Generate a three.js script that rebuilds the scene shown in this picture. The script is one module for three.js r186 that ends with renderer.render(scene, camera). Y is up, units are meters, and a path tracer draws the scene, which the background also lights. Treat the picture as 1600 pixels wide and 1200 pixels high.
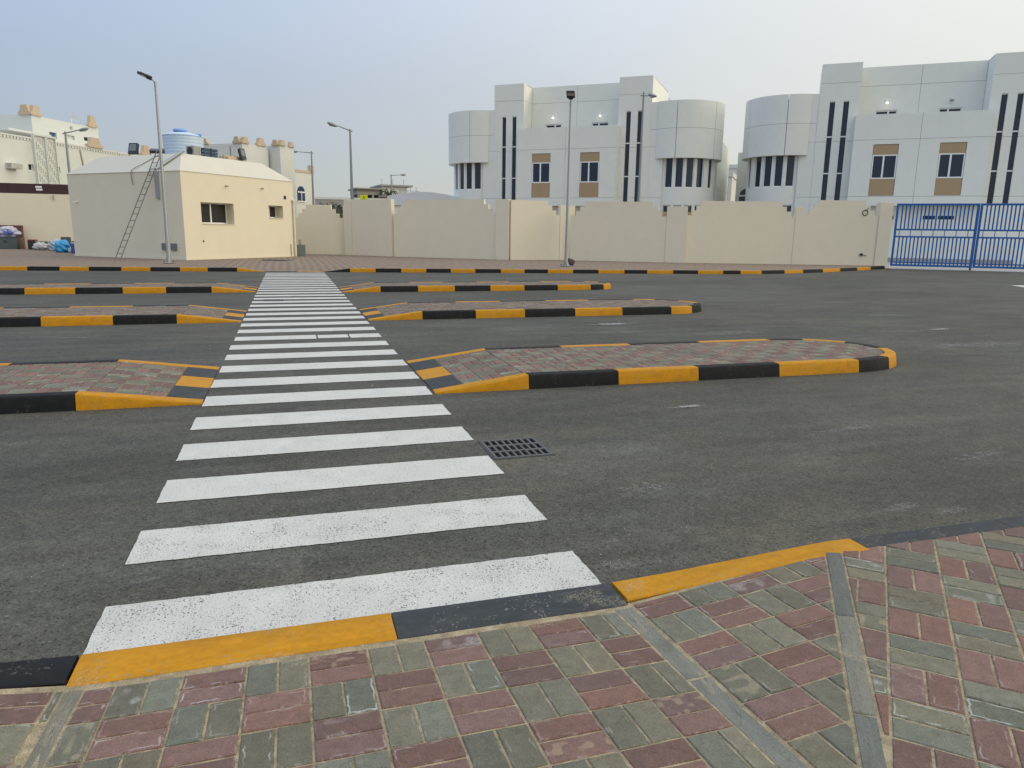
import * as THREE from 'three';
import { mergeGeometries, toCreasedNormals } from 'three/addons/utils/BufferGeometryUtils.js';
import { RoundedBoxGeometry } from 'three/addons/geometries/RoundedBoxGeometry.js';

// ---------------------------------------------------------------- camera, sky, sun, exposure
const scene = new THREE.Scene();
const camera = new THREE.PerspectiveCamera(55.66, 4 / 3, 0.05, 2000);
camera.position.set(0, 1.5, 0);
{
  const yaw = 0.297332, pitch = 0.20419, roll = 0.013611;
  const f = new THREE.Vector3(Math.sin(yaw) * Math.cos(pitch), -Math.sin(pitch), -Math.cos(yaw) * Math.cos(pitch));
  const r = new THREE.Vector3(Math.cos(yaw), 0, Math.sin(yaw));
  const u = new THREE.Vector3().crossVectors(r, f);
  camera.up.copy(u.multiplyScalar(Math.cos(roll)).addScaledVector(r, -Math.sin(roll)));
  camera.lookAt(camera.position.clone().add(f));
}
camera.updateMatrixWorld();

const sunDir = new THREE.Vector3(0.90, 0.28, 0.36).normalize();
{
  // hazy winter afternoon sky: blue-grey away from the low sun, milky towards it
  const W = 512, H = 256, data = new Float32Array(W * H * 4), d = new THREE.Vector3();
  const away = [0.24, 0.40, 0.75], near = [0.98, 0.94, 0.79], hazeA = [0.41, 0.44, 0.37], hazeN = [0.95, 0.93, 0.80];
  for (let j = 0; j < H; j++) for (let i = 0; i < W; i++) {
    const az = ((i + 0.5) / W - 0.5) * 2 * Math.PI, el = ((j + 0.5) / H - 0.5) * Math.PI;
    d.set(Math.cos(el) * Math.cos(az), Math.sin(el), Math.cos(el) * Math.sin(az));
    const g = (1 + d.dot(sunDir)) / 2, w = Math.pow(g, 1.25), e = Math.max(0, d.y);
    const cl = 1 + 0.05 * (vnoise(az * 2.2 + 40, el * 9 + 40 + az, 4096, 151) + 0.5 * vnoise(az * 5 + 10, el * 22 + 10, 4096, 152) - 0.75);
    const k = 1 - Math.exp(-e * 5.2), up = 1 + 1.15 * e * e * (1.6 - 0.6 * e), halo = 0.35 * Math.pow(g, 14);
    for (let c = 0; c < 3; c++) {
      const hz = hazeA[c] + (hazeN[c] - hazeA[c]) * w, tp = away[c] + (near[c] - away[c]) * w;
      data[(j * W + i) * 4 + c] = (hz + (tp - hz) * k) * up * cl + halo * [1, 0.93, 0.8][c];
    }
    data[(j * W + i) * 4 + 3] = 1;
  }
  const sky = new THREE.DataTexture(data, W, H, THREE.RGBAFormat, THREE.FloatType);
  sky.mapping = THREE.EquirectangularReflectionMapping; sky.magFilter = THREE.LinearFilter; sky.minFilter = THREE.LinearFilter;
  sky.needsUpdate = true;
  scene.background = sky; scene.environment = sky;
}
const sun = new THREE.DirectionalLight(new THREE.Color().setRGB(1, 0.86, 0.66), 0.85);
sun.position.copy(sunDir).multiplyScalar(120); sun.target.position.set(8, 0, -30);
sun.position.add(sun.target.position);
sun.castShadow = true; sun.shadow.radius = 24; sun.shadow.mapSize.set(2048, 2048);
Object.assign(sun.shadow.camera, { left: -70, right: 70, top: 50, bottom: -50, near: 1, far: 320 });
scene.add(sun, sun.target);

const renderer = new THREE.WebGLRenderer({ antialias: true });
renderer.setSize(1024, 768);
renderer.toneMapping = THREE.LinearToneMapping; renderer.toneMappingExposure = 1.0;
renderer.shadowMap.enabled = true; renderer.shadowMap.type = THREE.PCFSoftShadowMap;

// ---------------------------------------------------------------- helpers
function rng(seed) { let a = seed >>> 0; return () => { a = (a + 0x6D2B79F5) | 0; let t = Math.imul(a ^ (a >>> 15), 1 | a); t = (t + Math.imul(t ^ (t >>> 7), 61 | t)) ^ t; return ((t ^ (t >>> 14)) >>> 0) / 4294967296; }; }
const R = rng(20230102);
const rr = (a, b) => a + (b - a) * R();
function hash(x, y, s) { let h = Math.imul(x, 374761393) + Math.imul(y, 668265263) + Math.imul(s, 2246822519); h = Math.imul(h ^ (h >>> 13), 1274126177); return ((h ^ (h >>> 16)) >>> 0) / 4294967296; }
function vnoise(x, y, per, s) {   // value noise that tiles every `per` cells
  const xi = Math.floor(x), yi = Math.floor(y); let fx = x - xi, fy = y - yi;
  fx = fx * fx * (3 - 2 * fx); fy = fy * fy * (3 - 2 * fy);
  const m = (v) => ((v % per) + per) % per, x0 = m(xi), x1 = m(xi + 1), y0 = m(yi), y1 = m(yi + 1);
  const a = hash(x0, y0, s), b = hash(x1, y0, s), c = hash(x0, y1, s), d = hash(x1, y1, s);
  return a + (b - a) * fx + (c - a) * fy + (a - b - c + d) * fx * fy;
}
const clamp = (v, a, b) => Math.min(b, Math.max(a, v));
const sstep = (a, b, v) => { const t = clamp((v - a) / (b - a), 0, 1); return t * t * (3 - 2 * t); };
function tex(N, M, fn, srgb = true) {
  const data = new Uint8Array(N * M * 4), o = [0, 0, 0];
  for (let j = 0; j < M; j++) for (let i = 0; i < N; i++) {
    fn(i, j, o); const k = (j * N + i) * 4;
    for (let c = 0; c < 3; c++) data[k + c] = clamp(Math.round(o[c] * 255), 0, 255);
    data[k + 3] = 255;
  }
  const t = new THREE.DataTexture(data, N, M, THREE.RGBAFormat);
  t.wrapS = t.wrapT = THREE.RepeatWrapping; t.magFilter = THREE.LinearFilter; t.minFilter = THREE.LinearMipmapLinearFilter; t.generateMipmaps = true;
  if (srgb) t.colorSpace = THREE.SRGBColorSpace;
  t.needsUpdate = true; return t;
}
function rep(t, n) { const c = t.clone(); c.repeat.set(n, n); c.needsUpdate = true; return c; }
const lin = (r, g, b) => new THREE.Color().setRGB(r, g, b);
const taken = new Map();
function numbered(name) { const n = taken.get(name) || 0; taken.set(name, n + 1); return n ? `${name}_${String(n).padStart(3, '0')}` : name; }
function shadows(m) { m.castShadow = true; m.receiveShadow = true; return m; }
function thing(name, label, category, group) {
  const g = new THREE.Group(); g.name = numbered(name); g.userData = { label, category };
  if (group) g.userData.group = group; scene.add(g); return g;
}
function clean(g) { if (g.index) g = g.toNonIndexed(); for (const k of Object.keys(g.attributes)) if (!['position', 'normal', 'uv'].includes(k)) g.deleteAttribute(k); if (!g.attributes.uv) g.setAttribute('uv', new THREE.BufferAttribute(new Float32Array(g.attributes.position.count * 2), 2)); return g; }
function merge(list) { return list.length === 1 ? clean(list[0]) : mergeGeometries(list.map(clean)); }
function metreUV(g, tile = 1) {   // uv in metres by the way each face points
  g = clean(g); const p = g.attributes.position, uv = g.attributes.uv, a = new THREE.Vector3(), b = new THREE.Vector3(), c = new THREE.Vector3(), n = new THREE.Vector3();
  for (let i = 0; i < p.count; i += 3) {
    a.fromBufferAttribute(p, i); b.fromBufferAttribute(p, i + 1); c.fromBufferAttribute(p, i + 2);
    n.crossVectors(b.clone().sub(a), c.clone().sub(a)); const ax = Math.abs(n.x), ay = Math.abs(n.y), az = Math.abs(n.z);
    [a, b, c].forEach((v, k) => { if (ay >= ax && ay >= az) uv.setXY(i + k, v.x / tile, v.z / tile); else if (ax >= az) uv.setXY(i + k, v.z / tile, v.y / tile); else uv.setXY(i + k, v.x / tile, v.y / tile); });
  }
  return g;
}
function part(name, geo, mat, parent, tile = 4) {
  const g = Array.isArray(geo) ? merge(geo) : geo;
  const m = new THREE.Mesh(tile ? metreUV(g, tile) : g, mat);
  m.name = parent === scene ? numbered(name) : name; shadows(m); parent.add(m); return m;
}
function structure(name, geo, mat, tile = 4) { const m = part(name, geo, mat, scene, tile); m.userData.kind = 'structure'; return m; }
const box = (x0, x1, y0, y1, z0, z1) => new THREE.BoxGeometry(x1 - x0, y1 - y0, z1 - z0).translate((x0 + x1) / 2, (y0 + y1) / 2, (z0 + z1) / 2);
const rbox = (x0, x1, y0, y1, z0, z1, r = 0.01) => new RoundedBoxGeometry(x1 - x0, y1 - y0, z1 - z0, 2, r).translate((x0 + x1) / 2, (y0 + y1) / 2, (z0 + z1) / 2);
function bar(a, b, r, r2 = r, n = 10) {
  const A = new THREE.Vector3(...a), B = new THREE.Vector3(...b), L = A.distanceTo(B);
  const g = new THREE.CylinderGeometry(r2, r, L, n); g.translate(0, L / 2, 0);
  g.applyQuaternion(new THREE.Quaternion().setFromUnitVectors(new THREE.Vector3(0, 1, 0), B.clone().sub(A).normalize())); return g.translate(A.x, A.y, A.z);
}
function tube(pts, r, n = 24, k = 6) { return new THREE.TubeGeometry(new THREE.CatmullRomCurve3(pts.map(p => new THREE.Vector3(...p))), n, r, k); }
function cells(x0, x1, y0, y1, holes) {   // a rectangle minus rectangular holes, as rectangles
  const xs = [x0, x1], ys = [y0, y1];
  for (const h of holes) { for (const v of [h[0], h[1]]) if (v > x0 && v < x1) xs.push(v); for (const v of [h[2], h[3]]) if (v > y0 && v < y1) ys.push(v); }
  xs.sort((a, b) => a - b); ys.sort((a, b) => a - b); const out = [];
  for (let i = 0; i + 1 < xs.length; i++) { let run = null; for (let j = 0; j + 1 < ys.length; j++) {
    const cx = (xs[i] + xs[i + 1]) / 2, cy = (ys[j] + ys[j + 1]) / 2;
    const hit = xs[i + 1] - xs[i] < 1e-6 || ys[j + 1] - ys[j] < 1e-6 || holes.some(h => cx > h[0] && cx < h[1] && cy > h[2] && cy < h[3]);
    if (hit) { run = null; continue; }
    if (run) run[3] = ys[j + 1]; else out.push(run = [xs[i], xs[i + 1], ys[j], ys[j + 1]]);
  } }
  return out;
}
const slabZ = (x0, x1, y0, y1, z0, z1, holes = []) => cells(x0, x1, y0, y1, holes).map(c => box(c[0], c[1], c[2], c[3], z0, z1));
function prism(pts, depth) {   // outline in x,y pushed back along -z
  const s = new THREE.Shape(pts.map(p => new THREE.Vector2(p[0], p[1])));
  return new THREE.ExtrudeGeometry(s, { depth, bevelEnabled: false }).translate(0, 0, -depth);
}

// ---------------------------------------------------------------- textures and materials
const grain = tex(512, 512, (i, j, o) => {   // fine plaster or concrete grain, near white
  const v = 0.975 + 0.014 * (vnoise(i / 64, j / 64, 8, 1) - 0.5) + 0.008 * (vnoise(i / 21.33, j / 21.33, 24, 5) - 0.5) + 0.012 * (hash(i, j, 2) - 0.5); o[0] = v; o[1] = v * 0.997; o[2] = v * 0.99;
});
const rough = tex(512, 512, (i, j, o) => { o[0] = o[1] = o[2] = 0.25 * vnoise(i / 4, j / 4, 128, 3) + 0.35 * hash(i, j, 4) + 0.4 * vnoise(i / 10.67, j / 10.67, 48, 9); }, false);
const asphaltMap = tex(2048, 2048, (i, j, o) => {
  let v = 0.86 + 0.12 * (vnoise(i / 256, j / 128, 16, 11) - 0.5) + 0.16 * (vnoise(i / 128, j / 32, 64, 12) - 0.5) + 0.10 * (vnoise(i / 14.2222, j / 14.2222, 144, 13) - 0.5);
  const h = hash(i, j, 14), h2 = hash(i >> 1, j >> 1, 15);
  v += 0.24 * (h - 0.5) + 0.22 * (h2 - 0.5) + 0.16 * (vnoise(i / 4, j / 4, 512, 17) - 0.5); if (h2 > 0.985) v += 0.26 * hash(i >> 1, j >> 1, 16); if (h2 < 0.035) v -= 0.3;
  v *= 0.80; const br = 0.05 * vnoise(i / 128 + 5, j / 64, 32, 18); o[0] = v * (1 + br * 0.6); o[1] = v * 0.995; o[2] = v * (0.985 - br);
});
const asphaltBump = tex(1024, 1024, (i, j, o) => { const v = 0.5 * hash(i >> 1, j >> 1, 21) + 0.3 * vnoise(i / 4, j / 4, 256, 22) + 0.2 * hash(i, j, 23); o[0] = o[1] = o[2] = v; }, false);
function paintTexture(seed, dens) {
  return tex(1024, 1024, (i, j, o) => {
    let v = 0.91 + 0.05 * (vnoise(i / 85.333, j / 85.333, 12, seed) - 0.5) + 0.09 * (hash(i >> 1, j >> 1, seed + 1) - 0.5);
    const cl = vnoise(i / 51.2, j / 51.2, 20, seed + 2), f = vnoise(i / 3.0118, j / 3.0118, 340, seed + 3), f2 = vnoise(i / 6.0235, j / 6.0235, 170, seed + 4);
    const th = 0.93 - dens * (0.45 + 0.55 * sstep(0.3, 0.85, cl));
    const hole = Math.max(sstep(th, th + 0.05, f), sstep(0.955, 0.985, f2) * sstep(0.55, 0.8, cl));
    v = v * (1 - 0.46 * hole);
    o[0] = v; o[1] = v * 0.996; o[2] = v * 0.972;
  });
}
const sandMap = tex(512, 512, (i, j, o) => { const v = 0.72 + 0.2 * (vnoise(i / 16, j / 16, 32, 31) - 0.5) + 0.3 * (hash(i, j, 32) - 0.5); o[0] = v * 0.92; o[1] = v * 0.83; o[2] = v * 0.66; });
// 8 x 16 different bricks in one picture; salt lines, sand and chips differ from brick to brick
function brickAtlas(seed, col) {
  const N = 1024, cw = 128, ch = 64, P = [];
  for (let k = 0; k < 128; k++) P.push({ salt: hash(k, 1, seed) < 0.4 ? 0.2 + 0.8 * hash(k, 2, seed) : 0, in: 3 + 8 * hash(k, 3, seed), bl: hash(k, 4, seed) < 0.09 ? 1 : 0, sand: hash(k, 5, seed) < 0.07 ? 1 : 0, tone: 0.90 + 0.2 * hash(k, 6, seed), warm: (hash(k, 7, seed) - 0.5) * 0.08 });
  return tex(N, N, (i, j, o) => {
    const ci = i >> 7, cj = j >> 6, k = cj * 8 + ci, p = P[k], x = i & 127, y = j & 63;
    let v = p.tone * (0.94 + 0.10 * (vnoise(i / 18.286, j / 18.286, 56, seed + 1) - 0.5) + 0.07 * (vnoise(i / 4, j / 4, 256, seed + 10) - 0.5) + 0.22 * (hash(i, j, seed + 2) - 0.5));
    if (hash(i >> 1, j >> 1, seed + 3) < 0.012) v *= 0.7;
    o[0] = col[0] * v * (1 + p.warm); o[1] = col[1] * v; o[2] = col[2] * v * (1 - p.warm);
    const ed = Math.min(x, 127 - x, y, 63 - y) + 5 * (vnoise(i / 10.667, j / 10.667, 96, seed + 4) - 0.5);
    let s = 0;
    if (p.salt) s = p.salt * (1 - sstep(0.5, 2.6, Math.abs(ed - p.in))) * sstep(0.45, 0.7, vnoise(i / 28.444, j / 28.444, 36, seed + 5)) * (0.3 + 0.9 * hash(i, j, seed + 11));
    s = Math.max(s, 0.28 * sstep(0.6, 0.9, vnoise(i / 9.14286, j / 9.14286, 112, seed + 6)) * (ed < 3 ? 1 : 0.12));
    if (p.bl) s = Math.max(s, 0.55 * sstep(0.52, 0.85, vnoise(i / 25.6, j / 25.6, 40, seed + 7)) * (0.2 + 0.9 * vnoise(i / 4, j / 4, 256, seed + 12)));
    if (hash(i, j, seed + 8) > 0.992) s = Math.max(s, 0.6);
    for (let c = 0; c < 3; c++) o[c] += ([0.72, 0.72, 0.71][c] - o[c]) * s;
    if (p.sand) { const q = 0.6 * sstep(0.6, 0.8, vnoise(i / 20.48, j / 20.48, 50, seed + 9)) * (0.3 + 0.8 * hash(i, j, seed + 13)); for (let c = 0; c < 3; c++) o[c] += ([0.66, 0.60, 0.47][c] - o[c]) * q; }
  });
}
const std = (color, o = {}) => new THREE.MeshStandardMaterial({ color, roughness: 0.85, ...o });
const M = {};
const bumpFine = rep(rough, 4);
M.asphalt = std(lin(0.131, 0.131, 0.108), { map: asphaltMap, bumpMap: rep(asphaltBump, 4), bumpScale: 0.005, roughness: 0.85, vertexColors: true });
M.paintOld = std(lin(0.63, 0.62, 0.59), { map: paintTexture(41, 0.20), bumpMap: rep(asphaltBump, 0.5), bumpScale: 0.0025, roughness: 0.75 });
M.paint = std(lin(0.64, 0.63, 0.60), { map: paintTexture(51, 0.09), bumpMap: rep(asphaltBump, 0.5), bumpScale: 0.002, roughness: 0.72 });
M.brickRed = std(lin(1, 1, 1), { map: brickAtlas(61, [0.46, 0.352, 0.312]), bumpMap: rep(rough, 6), bumpScale: 0.0012, roughness: 0.9 });
M.brickGrey = std(lin(1, 1, 1), { map: brickAtlas(81, [0.434, 0.42, 0.35]), bumpMap: rep(rough, 6), bumpScale: 0.0012, roughness: 0.9 });
M.strip = std(lin(0.205, 0.198, 0.165), { map: brickAtlas(201, [0.92, 0.92, 0.90]), bumpMap: rep(rough, 6), bumpScale: 0.001, roughness: 0.92 });
M.sand = std(lin(0.85, 0.85, 0.85), { map: sandMap, bumpMap: rep(rough, 4), bumpScale: 0.003, roughness: 1 });
const kerbMap = tex(512, 512, (i, j, o) => {
  let v = 0.93 + 0.07 * (vnoise(i / 32, j / 32, 16, 71) - 0.5) + 0.05 * (hash(i, j, 72) - 0.5);
  const c = sstep(0.80, 0.86, vnoise(i / 10.667, j / 10.667, 48, 73)) * sstep(0.6, 0.75, vnoise(i / 64, j / 64, 8, 74)); v *= 1 - 0.10 * c; o[0] = o[1] = o[2] = v;
});
const matt = (color, o = {}) => new THREE.MeshPhysicalMaterial({ color, roughness: 0.8, specularIntensity: 0.35, ...o });
// road paint on the kerb stones: brush tone, dust and small chips that bare the concrete
function kerbPaint(seed, base, dust, chipAmt) {
  return tex(1024, 1024, (i, j, o) => {
    const t = 1 + 0.10 * (vnoise(i / 128, j / 32, 32, seed) - 0.5) + 0.08 * (vnoise(i / 16, j / 16, 64, seed + 1) - 0.5) + 0.06 * (hash(i, j, seed + 2) - 0.5);
    const d = 0.10 + 0.22 * sstep(0.45, 0.9, vnoise(i / 51.2, j / 51.2, 20, seed + 3)) * (0.4 + 0.9 * hash(i >> 1, j >> 1, seed + 4));
    const c = chipAmt * sstep(0.80, 0.84, vnoise(i / 8, j / 8, 128, seed + 5)) * sstep(0.55, 0.7, vnoise(i / 102.4, j / 102.4, 10, seed + 6));
    for (let k = 0; k < 3; k++) { let v = base[k] * t; v += (dust[k] - v) * d * 0.35; v += ([0.55, 0.53, 0.49][k] - v) * c; o[k] = v; }
  });
}
M.yellow = matt(lin(1, 1, 1), { map: kerbPaint(171, [0.715, 0.49, 0.06], [0.66, 0.55, 0.38], 0.7), bumpMap: bumpFine, bumpScale: 0.0008, roughness: 0.65 });
M.black = matt(lin(1, 1, 1), { map: kerbPaint(181, [0.088, 0.092, 0.097], [0.40, 0.38, 0.34], 0.35), bumpMap: bumpFine, bumpScale: 0.0008, roughness: 0.7 });
M.slate = matt(lin(1, 1, 1), { map: kerbPaint(191, [0.222, 0.237, 0.246], [0.50, 0.47, 0.42], 0.6), bumpMap: bumpFine, bumpScale: 0.0008, roughness: 0.75 });
M.cream = matt(lin(0.765, 0.703, 0.56), { map: grain, bumpMap: bumpFine, bumpScale: 0.0002, roughness: 0.95 });
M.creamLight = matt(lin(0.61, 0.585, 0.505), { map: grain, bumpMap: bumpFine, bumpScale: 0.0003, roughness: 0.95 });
M.white = std(lin(0.80, 0.815, 0.76), { map: grain, bumpMap: bumpFine, bumpScale: 0.0002, roughness: 0.85 });
M.whiteOld = std(lin(0.665, 0.685, 0.655), { map: grain, bumpMap: bumpFine, bumpScale: 0.0005, roughness: 0.9 });
M.tan = std(lin(0.42, 0.305, 0.175), { map: grain, roughness: 0.8 });
M.tanTrim = std(lin(0.56, 0.445, 0.315), { map: grain, roughness: 0.9 });
M.frame = std(lin(0.80, 0.81, 0.80), { roughness: 0.45 });
M.glass = new THREE.MeshPhysicalMaterial({ color: lin(0.010, 0.020, 0.045), roughness: 0.09, metalness: 0, ior: 1.5 });
M.joint = std(lin(0.50, 0.51, 0.50), { roughness: 0.95 });
M.galv = std(lin(0.40, 0.42, 0.43), { roughness: 0.5, metalness: 0.55, map: grain });
M.dark = std(lin(0.03, 0.031, 0.035), { roughness: 0.5 });
M.iron = std(lin(0.095, 0.095, 0.093), { roughness: 0.6, metalness: 0.2, map: kerbMap });
M.houseGlass = new THREE.MeshPhysicalMaterial({ color: lin(0.028, 0.029, 0.026), roughness: 0.12 });
M.ladder = std(lin(0.15, 0.14, 0.12), { roughness: 0.6 });
M.pit = std(lin(0.14, 0.14, 0.135), { roughness: 1 });
M.ironDark = std(lin(0.05, 0.05, 0.052), { roughness: 0.6, metalness: 0.2 });
M.gate = std(lin(0.008, 0.125, 0.42), { roughness: 0.5, map: kerbMap });
M.tank = std(lin(0.50, 0.615, 0.74), { roughness: 0.45 });
M.lampGrey = std(lin(0.26, 0.28, 0.28), { roughness: 0.55, metalness: 0.3 });
M.maroon = std(lin(0.055, 0.022, 0.024), { roughness: 0.7, map: kerbMap });
M.concrete = std(lin(0.36, 0.35, 0.33), { map: grain, roughness: 0.95 });
M.timber = std(lin(0.13, 0.095, 0.07), { map: grain, roughness: 0.9 });
M.ground = std(lin(0.42, 0.37, 0.29), { map: sandMap, roughness: 1 });
// small block paving seen from afar, half a metre of pattern too fine to tell apart
M.farPave = std(lin(0.97, 0.91, 0.80), { map: tex(512, 512, (i, j, o) => {
  const m = 64, ci = Math.floor(i / m), cj = Math.floor(j / m), red = (ci + cj) & 1, x = i % m, y = j % m, a = red ? x : y, b = red ? y : x;
  const jt = Math.min(a, m - a, b, m - b, Math.abs(a - m / 2)) < 1.6; const q = red ? a < m / 2 : b < m / 2;
  let v = (0.93 + 0.16 * (hash(ci * 2 + (q ? 1 : 0), cj, 91) - 0.5)) * (0.95 + 0.12 * (hash(i, j, 92) - 0.5));
  const c = jt ? [0.50, 0.46, 0.40] : red ? [0.55, 0.435, 0.405] : [0.575, 0.545, 0.48];
  o[0] = c[0] * v; o[1] = c[1] * v; o[2] = c[2] * v;
}), roughness: 0.92 });

// ================================================================ the setting: ground, road, pavements
const GRATES = [[1.285, 1.70, -4.985, -4.545], [-0.545, -0.135, -16.92, -16.48]];   // drain openings
{
  const s = new THREE.Shape([[-900, -900], [900, -900], [900, 900], [-900, 900]].map(p => new THREE.Vector2(...p)));
  for (const q of GRATES) s.holes.push(new THREE.Path([[q[0], q[2]], [q[0], q[3]], [q[1], q[3]], [q[1], q[2]]].map(p => new THREE.Vector2(p[0], -p[1]))));
  const g = new THREE.ShapeGeometry(s); g.rotateX(-Math.PI / 2); g.translate(0, -0.03, 0);
  structure('ground', g, M.ground, 6);
}
const road = (() => {
  const xs = [], zs = [], pos = [], uv = [], col = [], idx = [];
  for (let x = -60; x <= 62; x += 0.8) xs.push(x); for (let z = -50; z <= -3; z += 0.5) zs.push(z); zs.push(-2.6);
  for (const q of GRATES) { xs.push(q[0] + 0.012, q[1] - 0.012); zs.push(q[2] + 0.012, q[3] - 0.012); }
  xs.sort((a, b) => a - b); zs.sort((a, b) => a - b);
  for (const z of zs) for (const x of xs) {
    pos.push(x, 0, z); uv.push(x / 9, z / 9);
    const v = 1 + 0.34 * (vnoise(x / 5.3 + 40, z / 3.1 + 40, 4096, 101) - 0.5) + 0.26 * (vnoise(x / 1.9 + 90, z / 1.1 + 90, 4096, 102) - 0.5), w = 0.07 * (vnoise(x / 3.7 + 20, z / 2.3 + 70, 4096, 103) - 0.5);
    col.push(v * (1 + w), v, v * (1 - w));
  }
  const n = xs.length;
  for (let j = 0; j + 1 < zs.length; j++) for (let i = 0; i + 1 < n; i++) {
    const cx = (xs[i] + xs[i + 1]) / 2, cz = (zs[j] + zs[j + 1]) / 2;
    if (GRATES.some(q => cx > q[0] && cx < q[1] && cz > q[2] && cz < q[3])) continue;
    const a = j * n + i; idx.push(a, a + n, a + 1, a + 1, a + n, a + n + 1);
  }
  const g = new THREE.BufferGeometry();
  g.setAttribute('position', new THREE.Float32BufferAttribute(pos, 3)); g.setAttribute('uv', new THREE.Float32BufferAttribute(uv, 2)); g.setAttribute('color', new THREE.Float32BufferAttribute(col, 3));
  g.setIndex(idx); g.computeVertexNormals();
  const m = shadows(new THREE.Mesh(g, M.asphalt)); m.name = numbered('road'); m.userData = { kind: 'structure' }; scene.add(m); return m;
})();
// painted crossing: bars 0.4 m wide, one every 0.79 m, edges a little ragged
function flatPoly(pts, y, u0 = 0, v0 = 0, tile = 1.5) {
  const s = new THREE.Shape(pts.map(p => new THREE.Vector2(p[0], p[1]))), g = new THREE.ShapeGeometry(s); const p = g.attributes.position, uv = g.attributes.uv;
  for (let i = 0; i < p.count; i++) { const x = p.getX(i), z = p.getY(i); p.setXYZ(i, x, y, z); uv.setXY(i, x / tile + u0, z / tile + v0); }
  const ix = g.index.array; for (let i = 0; i < ix.length; i += 3) { const t = ix[i]; ix[i] = ix[i + 1]; ix[i + 1] = t; }
  g.computeVertexNormals(); const nrm = g.attributes.normal; if (nrm.getY(0) < 0) { for (let i = 0; i < ix.length; i += 3) { const t = ix[i]; ix[i] = ix[i + 1]; ix[i + 1] = t; } g.computeVertexNormals(); }
  return g;
}
for (let i = 0; i < 32; i++) {
  const zf = -3.043 - 0.7923 * i, zn = i ? zf + 0.395 : -2.665, xl = -0.767 + rr(-0.008, 0.008), xr = 1.254 + rr(-0.008, 0.008), pts = [];
  if (zf < -28.25) break;
  const edge = (ax, az, bx, bz, n, j) => { for (let k = 0; k < n; k++) { const t = k / n; pts.push([ax + (bx - ax) * t + (k ? rr(-j, j) : 0), az + (bz - az) * t + (k ? rr(-j, j) : 0)]); } };
  edge(xl, zn, xr, zn, i < 8 ? 48 : 8, 0.003); edge(xr, zn, xr, zf, i < 8 ? 9 : 2, 0.003); edge(xr, zf, xl, zf, i < 8 ? 48 : 8, 0.003); edge(xl, zf, xl, zn, i < 8 ? 9 : 2, 0.003);
  part('crossing_stripe', flatPoly(pts, 0.004, R(), R()), i < 2 ? M.paintOld : M.paint, road, 0);
}
// tip of the white direction arrow by the gate
part('arrow_marking', flatPoly([[23.35, -18.8], [22.7, -17.6], [23.6, -17.75], [26.5, -16.9], [26.6, -17.3], [23.9, -18.05], [24.5, -18.6]], 0.004, 0.3, 0.2), M.paint, road, 0);
let sandFilm;
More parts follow.
